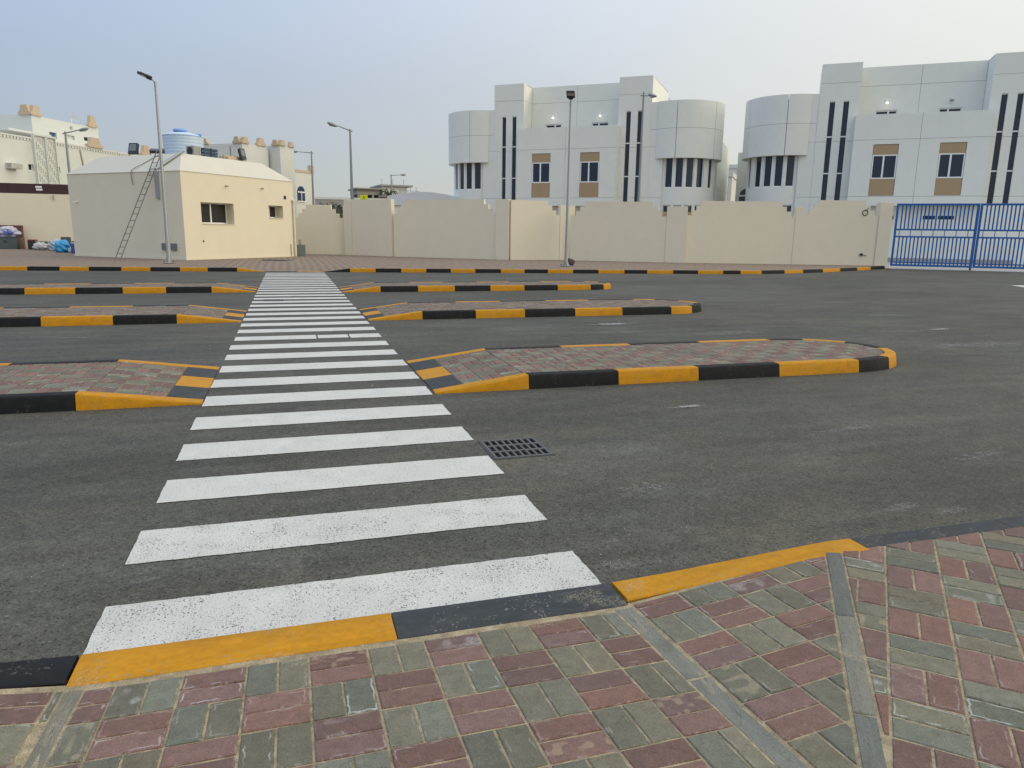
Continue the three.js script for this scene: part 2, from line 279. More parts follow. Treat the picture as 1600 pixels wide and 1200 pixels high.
// dust scuffs on the asphalt, each a thin film of pale dust with a ragged outline
{
  const spillAlpha = tex(128, 64, (i, j, o) => {
    const x = (i / 127 - 0.5) * 2, y = (j / 63 - 0.5) * 2, r = Math.sqrt(x * x + y * y) + 0.5 * (vnoise(i / 9, j / 7, 4096, 141) - 0.5); o[0] = o[1] = o[2] = sstep(0.95, 0.5, r) * sstep(0.15, 0.6, vnoise(i / 3, j / 3, 4096, 142)) * 0.9;
  }, false); spillAlpha.wrapS = spillAlpha.wrapT = THREE.ClampToEdgeWrapping;
  const films = [0, 1, 2].map(s => {
    const N = 128, t = tex(N, N, (i, j, o) => {
      const x = (i / (N - 1) - 0.5) * 2, y = (j / (N - 1) - 0.5) * 2, r = Math.sqrt(x * x + y * y) + 0.7 * (vnoise(i / 12 + s * 31, j / 20 + s * 17, 4096, 111) - 0.5);
      const m = sstep(1.0, 0.35, r) * sstep(0.45, 0.72, 0.6 * vnoise(i / 2.5 + s * 57, j / 5 + 9, 4096, 112) + 0.4 * hash(i, j, 113 + s)); o[0] = o[1] = o[2] = m * 0.34;
    }, false); t.wrapS = t.wrapT = THREE.ClampToEdgeWrapping;
    if (s === 2) sandFilm = std(lin(0.55, 0.46, 0.31), { alphaMap: t, transparent: true, roughness: 1, depthWrite: false });
    return std(lin(0.40, 0.39, 0.36), { alphaMap: t, transparent: true, roughness: 1, depthWrite: false });
  });
  [[3.37, -5.59, 0.62, 0.10, 5], [4.62, -3.75, 0.75, 0.16, 10], [7.2, -5.26, 0.9, 0.14, 0], [10.52, -9.62, 1.1, 0.13, 3], [9.59, -9.55, 1.2, 0.16, -3], [11.26, -11.66, 1.2, 0.2, 0], [2.02, -3.77, 0.5, 0.22, 14], [3.27, -3.08, 0.34, 0.12, 12], [3.5, -2.98, 0.3, 0.1, 0], [9.98, -15.59, 1.4, 0.25, 0], [5.23, -11.33, 1.15, 0.22, 2], [3.69, -11.45, 0.5, 0.12, 0], [-2.85, -11.32, 1.1, 0.18, 0], [-0.66, -3.25, 0.16, 0.09, 20], [1.38, -2.85, 0.26, 0.12, -20], [4.2, -4.6, 1.0, 0.12, 9], [6.0, -4.1, 0.9, 0.2, 4], [8.2, -6.0, 1.2, 0.1, -6], [12.4, -14.2, 2.0, 0.3, 2], [6.6, -9.9, 1.6, 0.5, 4], [9.4, -8.1, 2.2, 0.6, -3], [4.9, -10.4, 1.5, 0.4, 2]].forEach(([x, z, w, h, a], i) => {
    const g = new THREE.PlaneGeometry(w, h); g.rotateX(-Math.PI / 2); g.rotateY(a * Math.PI / 180); g.translate(x, 0.006, z); part('dust_scuff', g, films[i % 3], road, 0);
  });
  // a few short smears of spilt white paint
  const spill = films[1].clone(); spill.color = lin(0.32, 0.31, 0.29); spill.opacity = 1; spill.alphaMap = spillAlpha;
  [[3.37, -5.59, 0.34, 0.10, 4], [5.23, -11.33, 0.8, 0.30, 2], [10.52, -9.62, 0.6, 0.18, 3], [7.1, -5.26, 0.45, 0.14, 0]].forEach(([x, z, w, h, a]) => {
    const g = new THREE.PlaneGeometry(w, h); g.rotateX(-Math.PI / 2); g.rotateY(a * Math.PI / 180); g.translate(x, 0.008, z); part('paint_spill', g, spill, road, 0);
  });
}
// ---- loose chips lying on the asphalt
{
  const g = [], put = (x, z, s) => { const q = new THREE.DodecahedronGeometry(s, 0); q.scale(1, 0.55, 0.8); q.rotateY(R() * 6); q.translate(x, s * 0.25, z); g.push(q); };
  for (let i = 0; i < 110; i++) put(rr(-1.2, 5), -2.75 - Math.pow(R(), 1.6) * 4, rr(0.0015, 0.004));
  for (let i = 0; i < 26; i++) put(1.5 + rr(-0.35, 0.45), -3.1 + rr(-0.35, 0.3), rr(0.002, 0.005));
  for (let i = 0; i < 45; i++) put(rr(-3, 12), rr(-14, -6.8), rr(0.004, 0.009));
  const m = part('gravel_chips', g, std(lin(0.36, 0.34, 0.30), { roughness: 0.95 }), scene, 1); m.userData = { kind: 'stuff', label: 'pale gravel chips scattered over the dark asphalt', category: 'gravel' };
}

// ---- kerb stones: a battered, rounded section swept along a short line
function kerbGeo(st, W = 0.15) {   // st: [x, z, inward nx, nz, height]
  const pos = [], prof = (h) => { const c = Math.min(0.018, h * 0.4); return [[0, -0.06], [0.003, 0], [0.022 * h / 0.14, Math.max(0.001, h - c)], [0.022 * h / 0.14 + c * 0.35, h - c * 0.3], [0.022 * h / 0.14 + c, h], [W - 0.006, h], [W, h - Math.min(0.006, h * 0.3)], [W, -0.06]]; };
  const rings = st.map(([x, z, nx, nz, h]) => prof(h).map(([n, y]) => [x + nx * n, y, z + nz * n]));
  const tri = (a, b, c) => pos.push(...a, ...b, ...c);
  for (let s = 0; s + 1 < rings.length; s++) for (let k = 0; k + 1 < rings[s].length; k++) { const a = rings[s][k], b = rings[s + 1][k], c = rings[s + 1][k + 1], d = rings[s][k + 1]; tri(a, b, c); tri(a, c, d); }
  for (const [r, f] of [[rings[0], 0], [rings[rings.length - 1], 1]]) for (let k = 1; k + 1 < r.length; k++) f ? tri(r[0], r[k + 1], r[k]) : tri(r[0], r[k], r[k + 1]);
  let g = new THREE.BufferGeometry(); g.setAttribute('position', new THREE.Float32BufferAttribute(pos, 3));
  // make the faces point outwards whichever way the line runs
  const a = st[0], b = st[st.length - 1], cr = (b[0] - a[0]) * a[3] - (b[1] - a[1]) * a[2];
  if (cr > 0) { const p = g.attributes.position.array; for (let i = 0; i < p.length; i += 9) for (let k = 0; k < 3; k++) { const t = p[i + 3 + k]; p[i + 3 + k] = p[i + 6 + k]; p[i + 6 + k] = t; } }
  g.computeVertexNormals(); return toCreasedNormals(g, 0.7);
}
function kerbStone(parent, st, mat, W) { return part('kerb_stone', kerbGeo(st, W), mat, parent, 1); }

// ---- block paving: squares of two bricks each, one colour lengthwise and the other crosswise
const MOD = 0.205;
function clipConvex(poly, region) {   // region: counter-clockwise in x,z seen with z up the page
  let out = poly;
  for (let i = 0; i < region.length && out.length; i++) {
    const A = region[i], B = region[(i + 1) % region.length], inp = out; out = [];
    const side = (p) => (B[0] - A[0]) * (p[1] - A[1]) - (B[1] - A[1]) * (p[0] - A[0]);
    for (let k = 0; k < inp.length; k++) {
      const P = inp[k], Q = inp[(k + 1) % inp.length], sp = side(P), sq = side(Q);
      if (sp >= 0) out.push(P);
      if ((sp > 0 && sq < 0) || (sp < 0 && sq > 0)) { const t = sp / (sp - sq); out.push([P[0] + (Q[0] - P[0]) * t, P[1] + (Q[1] - P[1]) * t]); }
    }
  }
  return out;
}
const ccw = (p) => { let a = 0; for (let i = 0; i < p.length; i++) { const q = p[(i + 1) % p.length]; a += p[i][0] * q[1] - q[0] * p[i][1]; } return a < 0 ? [...p].reverse() : p; };
const area = (p) => { let a = 0; for (let i = 0; i < p.length; i++) { const q = p[(i + 1) % p.length]; a += p[i][0] * q[1] - q[0] * p[i][1]; } return Math.abs(a) / 2; };
function brickGeo(poly, frame, H, rnd, simple, deep = 0.035) {
  // poly: convex outline; frame: {o, e1 (long), e2, L, Wd} for the picture of the brick
  const n0 = poly.length, ring = [];
  for (let i = 0; i < n0; i++) {
    const p = poly[i], q = poly[(i + 1) % n0], L = Math.hypot(q[0] - p[0], q[1] - p[1]); if (L < 0.002) continue;
    ring.push([p[0] + rr(-1, 1) * 0.0007, p[1] + rr(-1, 1) * 0.0007]);
    if (!simple && L > 0.05) { const t = rnd(0.35, 0.65); ring.push([p[0] + (q[0] - p[0]) * t + rr(-1, 1) * 0.0007, p[1] + (q[1] - p[1]) * t + rr(-1, 1) * 0.0007]); }
  }
  if (ring.length < 3) return null;
  let cx = 0, cz = 0; for (const p of ring) { cx += p[0]; cz += p[1]; } cx /= ring.length; cz /= ring.length;
  const tilt = rnd(-0.011, 0.011), tilt2 = rnd(-0.011, 0.011), lift = rnd(-0.0016, 0.0016);
  const top = (x, z) => H(x, z) + lift + tilt * (x - cx) + tilt2 * (z - cz);
  const ins = ring.map(p => { const dx = cx - p[0], dz = cz - p[1], l = Math.hypot(dx, dz) || 1, k = Math.min(0.0045, l * 0.4) / l; return [p[0] + dx * k, p[1] + dz * k]; });
  const k = Math.floor(R() * 128), cu = (k % 8) / 8, cv = Math.floor(k / 8) / 16, fl = R() < 0.5;
  const pos = [], uv = [];
  const put = (x, y, z) => { pos.push(x, y, z); let a = ((x - frame.o[0]) * frame.e1[0] + (z - frame.o[1]) * frame.e1[1]) / frame.L, b = ((x - frame.o[0]) * frame.e2[0] + (z - frame.o[1]) * frame.e2[1]) / frame.W; if (fl) { a = 1 - a; b = 1 - b; } uv.push(cu + clamp(a, 0.01, 0.99) / 8, cv + clamp(b, 0.02, 0.98) / 16); };
  const N = ring.length;
  for (let i = 0; i < N; i++) {
    const j = (i + 1) % N, a = ins[i], b = ins[j], c = ring[i], d = ring[j];
    const ya = top(...a), yb = top(...b), yc = top(...c) - 0.003, yd = top(...d) - 0.003;
    put(cx, top(cx, cz), cz); put(b[0], yb, b[1]); put(a[0], ya, a[1]);
    put(a[0], ya, a[1]); put(b[0], yb, b[1]); put(d[0], yd, d[1]); put(a[0], ya, a[1]); put(d[0], yd, d[1]); put(c[0], yc, c[1]);
    put(c[0], yc, c[1]); put(d[0], yd, d[1]); put(d[0], yd - deep, d[1]); put(c[0], yc, c[1]); put(d[0], yd - deep, d[1]); put(c[0], yc - deep, c[1]);
  }
  const g = new THREE.BufferGeometry(); g.setAttribute('position', new THREE.Float32BufferAttribute(pos, 3)); g.setAttribute('uv', new THREE.Float32BufferAttribute(uv, 2));
  g.computeVertexNormals(); return g;
}
function pave(o, deg, phase, redLong, regions, H, simple, minArea = 0.0012) {   // returns [{geo, red, x, z}]
  const c = Math.cos(deg * Math.PI / 180), s = Math.sin(deg * Math.PI / 180), E1 = [c, s], E2 = [-s, c], out = [];
  let x0 = 1e9, x1 = -1e9, z0 = 1e9, z1 = -1e9; regions = regions.map(ccw);
  for (const r of regions) for (const p of r) { const a = (p[0] - o[0]) * E1[0] + (p[1] - o[1]) * E1[1], b = (p[0] - o[0]) * E2[0] + (p[1] - o[1]) * E2[1]; x0 = Math.min(x0, a); x1 = Math.max(x1, a); z0 = Math.min(z0, b); z1 = Math.max(z1, b); }
  const J = 0.0040, at = (a, b) => [o[0] + E1[0] * a + E2[0] * b, o[1] + E1[1] * a + E2[1] * b];
  for (let i = Math.floor(x0 / MOD); i * MOD < x1; i++) for (let j = Math.floor(z0 / MOD); j * MOD < z1; j++) {
    const red = ((i + j + phase) & 1) === 0, along1 = red === (redLong === 1);
    for (let k = 0; k < 2; k++) {
      let a0 = i * MOD, a1 = a0 + MOD, b0 = j * MOD, b1 = b0 + MOD;
      if (along1) { b0 += k * MOD / 2; b1 = b0 + MOD / 2; } else { a0 += k * MOD / 2; a1 = a0 + MOD / 2; }
      a0 += J; a1 -= J; b0 += J; b1 -= J;
      const quad = [at(a0, b0), at(a1, b0), at(a1, b1), at(a0, b1)];
      for (const reg of regions) {
        const p = clipConvex(ccw(quad), reg); if (p.length < 3 || area(p) < minArea) continue;
        const fr = along1 ? { o: at(a0, b0), e1: E1, e2: E2, L: a1 - a0, W: b1 - b0 } : { o: at(a0, b0), e1: E2, e2: E1, L: b1 - b0, W: a1 - a0 };
        const g = brickGeo(p, fr, H, rr, simple); if (g) { let x = 0, z = 0; p.forEach(v => { x += v[0]; z += v[1]; }); out.push({ geo: g, red, x: x / p.length, z: z / p.length, a: area(p) }); }
      }
    }
  }
  return out;
}
function layBricks(list, parent, single, score) {   // the ones that show largest singly, the rest joined
  list.sort((a, b) => score(b) - score(a));
  list.slice(0, single).forEach(b => { const m = shadows(new THREE.Mesh(b.geo, b.red ? M.brickRed : M.brickGrey)); m.name = 'brick'; parent.add(m); });
  for (const red of [true, false]) { const g = list.slice(single).filter(b => b.red === red).map(b => b.geo); if (!g.length) continue; const m = shadows(new THREE.Mesh(merge(g), red ? M.brickRed : M.brickGrey)); m.name = 'brick_paving'; m.userData = { kind: 'stuff' }; parent.add(m); }
}
const viewScore = (b) => { const dx = b.x, dz = b.z, d2 = dx * dx + dz * dz, ang = Math.atan2(dx, -dz) - 0.297; return (Math.abs(ang) < 0.66 && dz < -1.05 ? 1 : 0.01) * (0.4 + b.a * 40) / (d2 * Math.sqrt(d2)); };

// ---- the pavement where the photographer stands: a dropped kerb, a ramp and its flared side
const HN = (x, z) => Math.min(0.13, 0.012 + 0.085 * Math.max(0, z + 2.48) + 0.111 * Math.max(0, x - 1.235, -0.735 - x));
const pavement = (() => {
  const xs = [], zs = []; for (let x = -4; x <= 7.01; x += 0.125) xs.push(x); for (let z = -2.49; z <= 1.6; z += 0.12) zs.push(z);
  const pos = [], idx = [], n = xs.length;
  for (const z of zs) for (const x of xs) pos.push(x, HN(x, z) - 0.0042 + 0.0025 * (vnoise(x * 6 + 50, z * 6 + 50, 4096, 121) - 0.5), z);
  for (let j = 0; j + 1 < zs.length; j++) for (let i = 0; i + 1 < n; i++) { const a = j * n + i; idx.push(a, a + n, a + 1, a + 1, a + n, a + n + 1); }
  const g = new THREE.BufferGeometry(); g.setAttribute('position', new THREE.Float32BufferAttribute(pos, 3)); g.setIndex(idx); g.computeVertexNormals();
  return structure('pavement', g, M.sand, 0.8);
})();
{
  const all = [], D = 1.065;
  // ramp, right flare, left flare, and the level paving turned by 43 degrees
  all.push(...pave([0.005, -2.235], 0, 1, 1, [[[-0.70, -2.455], [1.195, -2.455], [1.195, -1.06], [-0.70, -1.06]]], HN, false, 0.003));
  all.push(...pave([1.49, -2.12], 0, 1, 1, [[[1.281, -2.462], [2.222, -2.475], [1.281, -1.20]]], HN, false, 0.0012));
  all.push(...pave([-0.79, -2.27], 0, 0, 1, [[[-0.768, -2.45], [-1.76, -2.47], [-0.768, -1.21]]], HN, false, 0.003));
  const flat = [[[2.315, -2.47], [7, -2.47], [7, -1.06], [1.285, -1.06]], [[-4, -1.06], [7, -1.06], [7, 1.5], [-4, 1.5]], [[-1.84, -2.47], [-0.80, -1.06], [-4, -1.06], [-4, -2.47]]];
  all.push(...pave([2.26, -2.16], 43, 1, 2, flat, HN));
  layBricks(all, pavement, 290, viewScore);
  // strips of cut brick along the folds
  const strip = (ax, az, bx, bz, w, nm) => { const L = Math.hypot(bx - ax, bz - az), ex = (bx - ax) / L, ez = (bz - az) / L; for (let s = 0; s < L - 0.02;) { const l = Math.min(rr(0.42, 0.62), L - s); const P = (a, b) => [ax + ex * a - ez * b, az + ez * a + ex * b]; const q = ccw([P(s + 0.003, -w / 2), P(s + l - 0.003, -w / 2), P(s + l - 0.003, w / 2), P(s + 0.003, w / 2)]); const g = brickGeo(q, { o: P(s, -w / 2), e1: [ex, ez], e2: [-ez, ex], L: l, W: w }, (x, z) => HN(x, z) - nm, rr); if (g) { const m = shadows(new THREE.Mesh(g, M.strip)); m.name = 'edge_strip'; pavement.add(m); } s += l; } };
  strip(1.238, -2.46, 1.238, -1.07, 0.07, 0.0018); strip(-0.735, -2.455, -0.735, -1.07, 0.052, 0.0018); strip(2.268, -2.472, 1.262, -1.10, 0.062, 0.001);
  strip(-1.79, -2.472, -0.79, -1.10, 0.06, 0.001);
  // kerb: front line z = -2.68, low across the crossing, up to full height at both sides
  const hk = (x) => Math.max(0.014, HN(x, -2.48)), run = (x0, x1, mat) => { const st = [], n = Math.max(2, Math.ceil((x1 - x0) / 0.12)); for (let k = 0; k <= n; k++) { const x = x0 + 0.002 + (x1 - x0 - 0.004) * k / n, h = hk(x); st.push([x, -2.68 + 0.07 * clamp((h - 0.014) / 0.116, 0, 1), 0, -1 * -1, h]); } return kerbStone(pavement, st, mat, 0.2 - 0.055 * clamp((hk((x0 + x1) / 2) - 0.014) / 0.116, 0, 1)); };
  run(-0.768, 0.327, M.yellow); run(0.327, 1.272, M.slate); run(1.284, 2.445, M.yellow);
  run(2.445, 3.32, M.slate); for (let i = 0; i < 4; i++) run(3.32 + i, 4.32 + i, i % 2 ? M.yellow : M.slate);
  run(-1.8, -0.775, M.black); for (let i = 0; i < 3; i++) run(-2.8 - i, -1.8 - i, i % 2 ? M.black : M.yellow);
  // sand swept against the low kerb, a thin film with a ragged outline
  for (const [x, z, w, h, a] of [[0.0, -2.40, 0.26, 0.07, 8], [1.10, -2.60, 0.26, 0.10, 4], [1.18, -2.53, 0.24, 0.11, -20], [1.36, -2.60, 0.16, 0.12, 0], [-0.72, -2.5, 0.12, 0.16, 0], [1.24, -2.3, 0.07, 0.4, 0], [1.25, -1.85, 0.08, 0.5, 0], [1.75, -1.76, 0.5, 0.06, -54], [-0.73, -2.2, 0.07, 0.4, 0], [0.85, -2.42, 0.3, 0.06, 0], [-0.2, -2.46, 0.4, 0.06, 5]]) {
    const g = new THREE.PlaneGeometry(w, h); g.rotateX(-Math.PI / 2 + 0.05); g.rotateY(a * Math.PI / 180); g.translate(x, Math.max(0.014, HN(x, Math.max(z, -2.48))) + 0.005, z); part('sand_film', g, sandFilm, pavement, 0);
  }
}

// ---- raised islands between the parking bays
function island(label, zF, zB, x0, dir, fronts, rx, single, mats) {
  const g = thing('traffic_island', label, 'traffic island', 'kerbed islands on both sides of the crossing');
  const X = (d) => x0 + dir * d, rz = (zF - zB) / 2, zc = (zF + zB) / 2, xs = fronts[fronts.length - 1], Ht = 0.14;
  const hAt = (d) => clamp(0.014 + (Ht - 0.014) * d / 0.94, 0.014, Ht);
  const colour = (k) => (k % 2 ? M.black : M.yellow);
  const straight = (d0, d1, z, nz, k) => { const st = []; for (let i = 0; i <= 4; i++) { const d = d0 + 0.0035 + (d1 - d0 - 0.007) * i / 4; st.push([X(d), z, 0, nz, hAt(d)]); } kerbStone(g, st, colour(k)); };
  let k = 0; for (let i = 0; i + 1 < fronts.length; i++, k++) straight(fronts[i], fronts[i + 1], zF, -1, k);
  const arcs = [-90, -61, -12, 28, 62, 90]; for (let q = 0; q < 5; q++, k++) { const st = []; for (let i = 0; i <= 8; i++) { const t = (arcs[q] + (arcs[q + 1] - arcs[q]) * (i + (i === 0 ? 0.02 : i === 8 ? -0.02 : 0)) / 8) * Math.PI / 180, x = xs + rx * Math.cos(t), z = zc - rz * Math.sin(t); let nx = -Math.cos(t) / rx, nz = Math.sin(t) / rz; const l = Math.hypot(nx, nz); st.push([X(x), z, dir * nx / l, nz / l, Ht]); } kerbStone(g, st, colour(k)); }
  for (let i = fronts.length - 1; i > 0; i--) straight(fronts[i - 1], fronts[i], zB, 1, i - 1);
  // end slabs lying at road level beside the crossing
  const za = zF - 0.155, zb = zB + 0.155, HI = (x) => clamp(0.008 + 0.128 * (x - x0) * dir / 0.94, 0.008, 0.136);
  for (let i = 0; i < 3; i++) { const z1 = za + (zb - za) * i / 3 - 0.003, z0 = za + (zb - za) * (i + 1) / 3 + 0.003, d1 = 0.3; const s = prism([[0.004, 0.012], [d1, HI(X(d1)) + 0.004], [d1, -0.05], [0.004, -0.05]].map(p => [p[0], p[1]]), z1 - z0).translate(0, 0, z1); if (dir < 0) { s.scale(-1, 1, 1); const ix = s.attributes.position.array, uvA = s.attributes.uv.array; if (s.index) { const a = s.index.array; for (let t = 0; t < a.length; t += 3) [a[t], a[t + 1]] = [a[t + 1], a[t]]; } else for (let t = 0; t < ix.length; t += 9) for (let c = 0; c < 3; c++) [ix[t + c], ix[t + 3 + c]] = [ix[t + 3 + c], ix[t + c]]; s.computeVertexNormals(); } s.translate(x0, 0, 0); part('end_slab', s, i === 1 ? M.yellow : M.slate, g, 1); }
  // paving
  const reg = [[X(0.305), za], [X(xs), za]]; for (let i = 1; i < 12; i++) { const t = -Math.PI / 2 + Math.PI * i / 12; reg.push([X(xs + (rx - 0.155) * Math.cos(t)), zc - (rz - 0.155) * Math.sin(t)]); } reg.push([X(xs), zb], [X(0.305), zb]);
  const reg2 = ccw(reg);
  const bed = flatPoly(reg, 0), p = bed.attributes.position;
  const bedG = (() => { const xsL = [], pos = [], idx = []; const d1 = xs + rx - 0.16; for (let i = 0; i <= 40; i++) xsL.push(0.31 + (d1 - 0.31) * i / 40); for (const d of xsL) { const hz = d > xs ? (rz - 0.155) * Math.sqrt(Math.max(0, 1 - ((d - xs) / (rx - 0.155)) ** 2)) : rz - 0.155; pos.push(X(d), HI(X(d)) - 0.007, zc + hz, X(d), HI(X(d)) - 0.007, zc - hz); } for (let i = 0; i < 40; i++) { const a = i * 2; dir > 0 ? idx.push(a, a + 2, a + 1, a + 1, a + 2, a + 3) : idx.push(a, a + 1, a + 2, a + 1, a + 3, a + 2); } const b = new THREE.BufferGeometry(); b.setAttribute('position', new THREE.Float32BufferAttribute(pos, 3)); b.setIndex(idx); b.computeVertexNormals(); return b; })();
  part('sand_bed', bedG, mats.bed, g, 0.8);
  layBricks(pave([x0 + dir * 0.31, za], 0, 0, 2, [reg2], (x) => HI(x), single === 0), g, single, viewScore);
  return g;
}
M.bedRed = std(lin(0.20, 0.115, 0.10), { map: sandMap, roughness: 1 });
const fr = (a) => a;
island('first brick paved island beside the drain grate, on the gate side of crossing', -6.64, -8.44, 1.275, 1, [0, 0.94, 1.9, 2.83, 3.83, 4.9], 1.1, 290, { bed: M.sand });
island('first brick paved island on the ladder house side of the crossing', -6.70, -8.50, -0.775, -1, [0, 0.98, 1.96, 2.94, 3.92, 4.9, 5.88], 1.1, 290, { bed: M.sand });
island('second kerbed island from the drain grate, on the gate side of crossing', -12.62, -14.42, 1.275, 1, [0, 0.94, 1.9, 2.83, 3.81, 4.78, 5.82], 1.08, 0, { bed: M.sand });
island('second kerbed island from the low kerb, on the ladder house side', -12.76, -14.50, -0.785, -1, [0, 0.98, 1.9, 2.9, 3.9, 4.9, 5.9, 6.9], 1.2, 0, { bed: M.sand });
island('third kerbed island from the drain grate, with a yellow rounded tip', -18.68, -20.30, 1.265, 1, [0, 0.95, 1.9, 2.87, 3.83, 4.78, 5.73, 6.7], 0.9, 0, { bed: M.sand });
island('third kerbed island from the low kerb, on the ladder house side', -18.98, -20.55, -0.80, -1, [0, 1.0, 2.0, 2.93, 3.91, 4.93, 5.93, 6.93, 7.93], 0.9, 0, { bed: M.sand });

// ---- far pavement and its kerb
const KP = [[17, -25.92], [18.4, -25.85], [20.2, -26.2], [22.5, -26.95], [25.7, -28.4], [28.9, -30.1]];
const zk = (x) => { if (x <= 17) return -28.3 + 0.14 * x; for (let i = 0; i + 1 < KP.length; i++) if (x <= KP[i + 1][0]) { const t = (x - KP[i][0]) / (KP[i + 1][0] - KP[i][0]); return KP[i][1] + (KP[i + 1][1] - KP[i][1]) * t; } return -30.1; };
const HF = (x, t) => 0.138 * clamp(Math.max(t / 1.6, (Math.abs(x - 0.2) - 1.04) / 0.95), 0.07, 1);
const farPavement = (() => {
  const xs = []; for (let x = -40; x < -4; x += 3) xs.push(x); for (let x = -4; x < 4; x += 0.25) xs.push(x); for (let x = 4; x <= 29; x += 1) xs.push(x);
  const ts = [0, 0.4, 0.8, 1.2, 1.6, 3, 6, 12, 20, 34], pos = [], uv = [], idx = [], n = ts.length;
  for (const x of xs) for (const t of ts) { const z = zk(x) - 0.13 - t; pos.push(x, HF(x, t), z); uv.push((x + z) / 1.4142 / 1.64, (x - z) / 1.4142 / 1.64); }
  for (let i = 0; i + 1 < xs.length; i++) for (let j = 0; j + 1 < n; j++) { const a = i * n + j; idx.push(a, a + n, a + 1, a + 1, a + n, a + n + 1); }
  const g = new THREE.BufferGeometry(); g.setAttribute('position', new THREE.Float32BufferAttribute(pos, 3)); g.setAttribute('uv', new THREE.Float32BufferAttribute(uv, 2)); g.setIndex(idx); g.computeVertexNormals();
  const m = shadows(new THREE.Mesh(g, M.farPave)); m.name = numbered('pavement'); m.userData = { kind: 'structure' }; scene.add(m); return m;
})();
{
  const L = [-0.84]; for (const x of [-1.79, -2.80, -3.74, -4.73, -5.7, -6.76, -7.71, -8.74]) L.push(x); for (let x = -9.72; x > -34; x -= 0.98) L.push(x);
  const put = (xa, xb, mat) => { const st = [], n = 6; for (let i = 0; i <= n; i++) { const x = xa + 0.003 + (xb - xa - 0.006) * i / n, s = (zk(x + 0.1) - zk(x - 0.1)) / 0.2, l = Math.hypot(s, 1); st.push([x, zk(x), s / l, -1 / l, Math.max(0.014, 0.14 * clamp((Math.abs(x - 0.2) - 1.04) / 0.95, 0, 1))]); } kerbStone(farPavement, st, mat); };
  for (let i = 0; i + 1 < L.length; i++) put(L[i + 1], L[i], i % 2 ? M.black : M.yellow);
  put(-0.84, 0.3, M.slate); put(0.3, 1.24, M.yellow);
  const Rr = [1.24, 2.2, 3.13, 4.07, 5.0, 5.92, 6.85, 7.83, 8.75, 9.66, 10.66, 11.67, 12.72, 13.65, 14.72, 15.76, 16.82, 17.6, 18.6, 19.9, 21.1, 22.5, 24.0, 25.6, 27.1, 28.8];
  for (let i = 0; i + 1 < Rr.length; i++) put(Rr[i], Rr[i + 1], i % 2 ? M.yellow : M.black);
}

// ================================================================ drains and covers in the road
function grate(label, q, mat) {
  const g = thing('drain_grate', label, 'drain grate'); g.position.set((q[0] + q[1]) / 2, 0, (q[2] + q[3]) / 2);
  const w = q[1] - q[0], h = q[3] - q[2];
  part('pit', [box(-w / 2 + 0.004, w / 2 - 0.004, -0.46, -0.44, -h / 2 + 0.004, h / 2 - 0.004), box(-w / 2 + 0.004, -w / 2 + 0.012, -0.44, -0.012, -h / 2 + 0.004, h / 2 - 0.004), box(w / 2 - 0.012, w / 2 - 0.004, -0.44, -0.012, -h / 2 + 0.004, h / 2 - 0.004), box(-w / 2 + 0.012, w / 2 - 0.012, -0.44, -0.012, -h / 2 + 0.004, -h / 2 + 0.012), box(-w / 2 + 0.012, w / 2 - 0.012, -0.44, -0.012, h / 2 - 0.012, h / 2 - 0.004)], M.pit, g, 1);
  const s = new THREE.Shape(); s.moveTo(-w / 2, -h / 2); s.lineTo(w / 2, -h / 2); s.lineTo(w / 2, h / 2); s.lineTo(-w / 2, h / 2); s.closePath();
  for (let j = 0; j < 3; j++) for (let i = 0; i < 8; i++) { const cx = -w / 2 + 0.012 + (w - 0.024) * (i + 0.5) / 8, cy = -h / 2 + 0.012 + (h - 0.024) * (j + 0.5) / 3, a = 0.0172, b = 0.059; const p = new THREE.Path(); p.moveTo(cx - a, cy - b); p.lineTo(cx - a, cy + b); p.lineTo(cx + a, cy + b); p.lineTo(cx + a, cy - b); p.closePath(); s.holes.push(p); }
  const gg = new THREE.ExtrudeGeometry(s, { depth: 0.014, bevelEnabled: true, bevelSize: 0.002, bevelThickness: 0.002, bevelSegments: 1 }); gg.rotateX(-Math.PI / 2); gg.translate(0, -0.009, 0); part('grating', gg, mat, g, 0.5);
  part('frame', [box(-w / 2 - 0.014, -w / 2 - 0.004, -0.02, 0.004, -h / 2 - 0.014, h / 2 + 0.014), box(w / 2 + 0.004, w / 2 + 0.014, -0.02, 0.004, -h / 2 - 0.014, h / 2 + 0.014), box(-w / 2 - 0.004, w / 2 + 0.004, -0.02, 0.0035, h / 2 + 0.004, h / 2 + 0.014), box(-w / 2 - 0.004, w / 2 + 0.004, -0.02, 0.0035, -h / 2 - 0.014, -h / 2 - 0.004)], M.ironDark, g, 1);
}
grate('black slotted iron drain grate at the edge of the crossing stripes', GRATES[0], M.iron);
grate('small slotted drain grate set between the white crossing stripes', GRATES[1], M.ironDark);
{
  const g = thing('manhole_cover', 'square cover painted over within one white crossing stripe', 'manhole cover'); g.position.set(0.575, 0.004, -10.77);
  part('rim', [box(-0.235, -0.215, 0, 0.004, -0.19, 0.19), box(0.215, 0.235, 0, 0.004, -0.19, 0.19), box(-0.215, 0.215, 0, 0.0035, 0.18, 0.19), box(-0.215, 0.215, 0, 0.0035, -0.19, -0.18)], M.dark, g, 1);
  const p = thing('manhole_cover', 'dark flat access cover on the paving before the ladder house', 'manhole cover'); p.position.set(-0.4, 0.138, -35.1); p.rotation.y = -0.5;
  part('lid', rbox(-0.6, 0.6, 0.01, 0.05, -0.35, 0.35, 0.01), M.dark, p, 1); part('frame', box(-0.68, 0.68, -0.02, 0.018, -0.42, 0.42), M.concrete, p, 1);
}

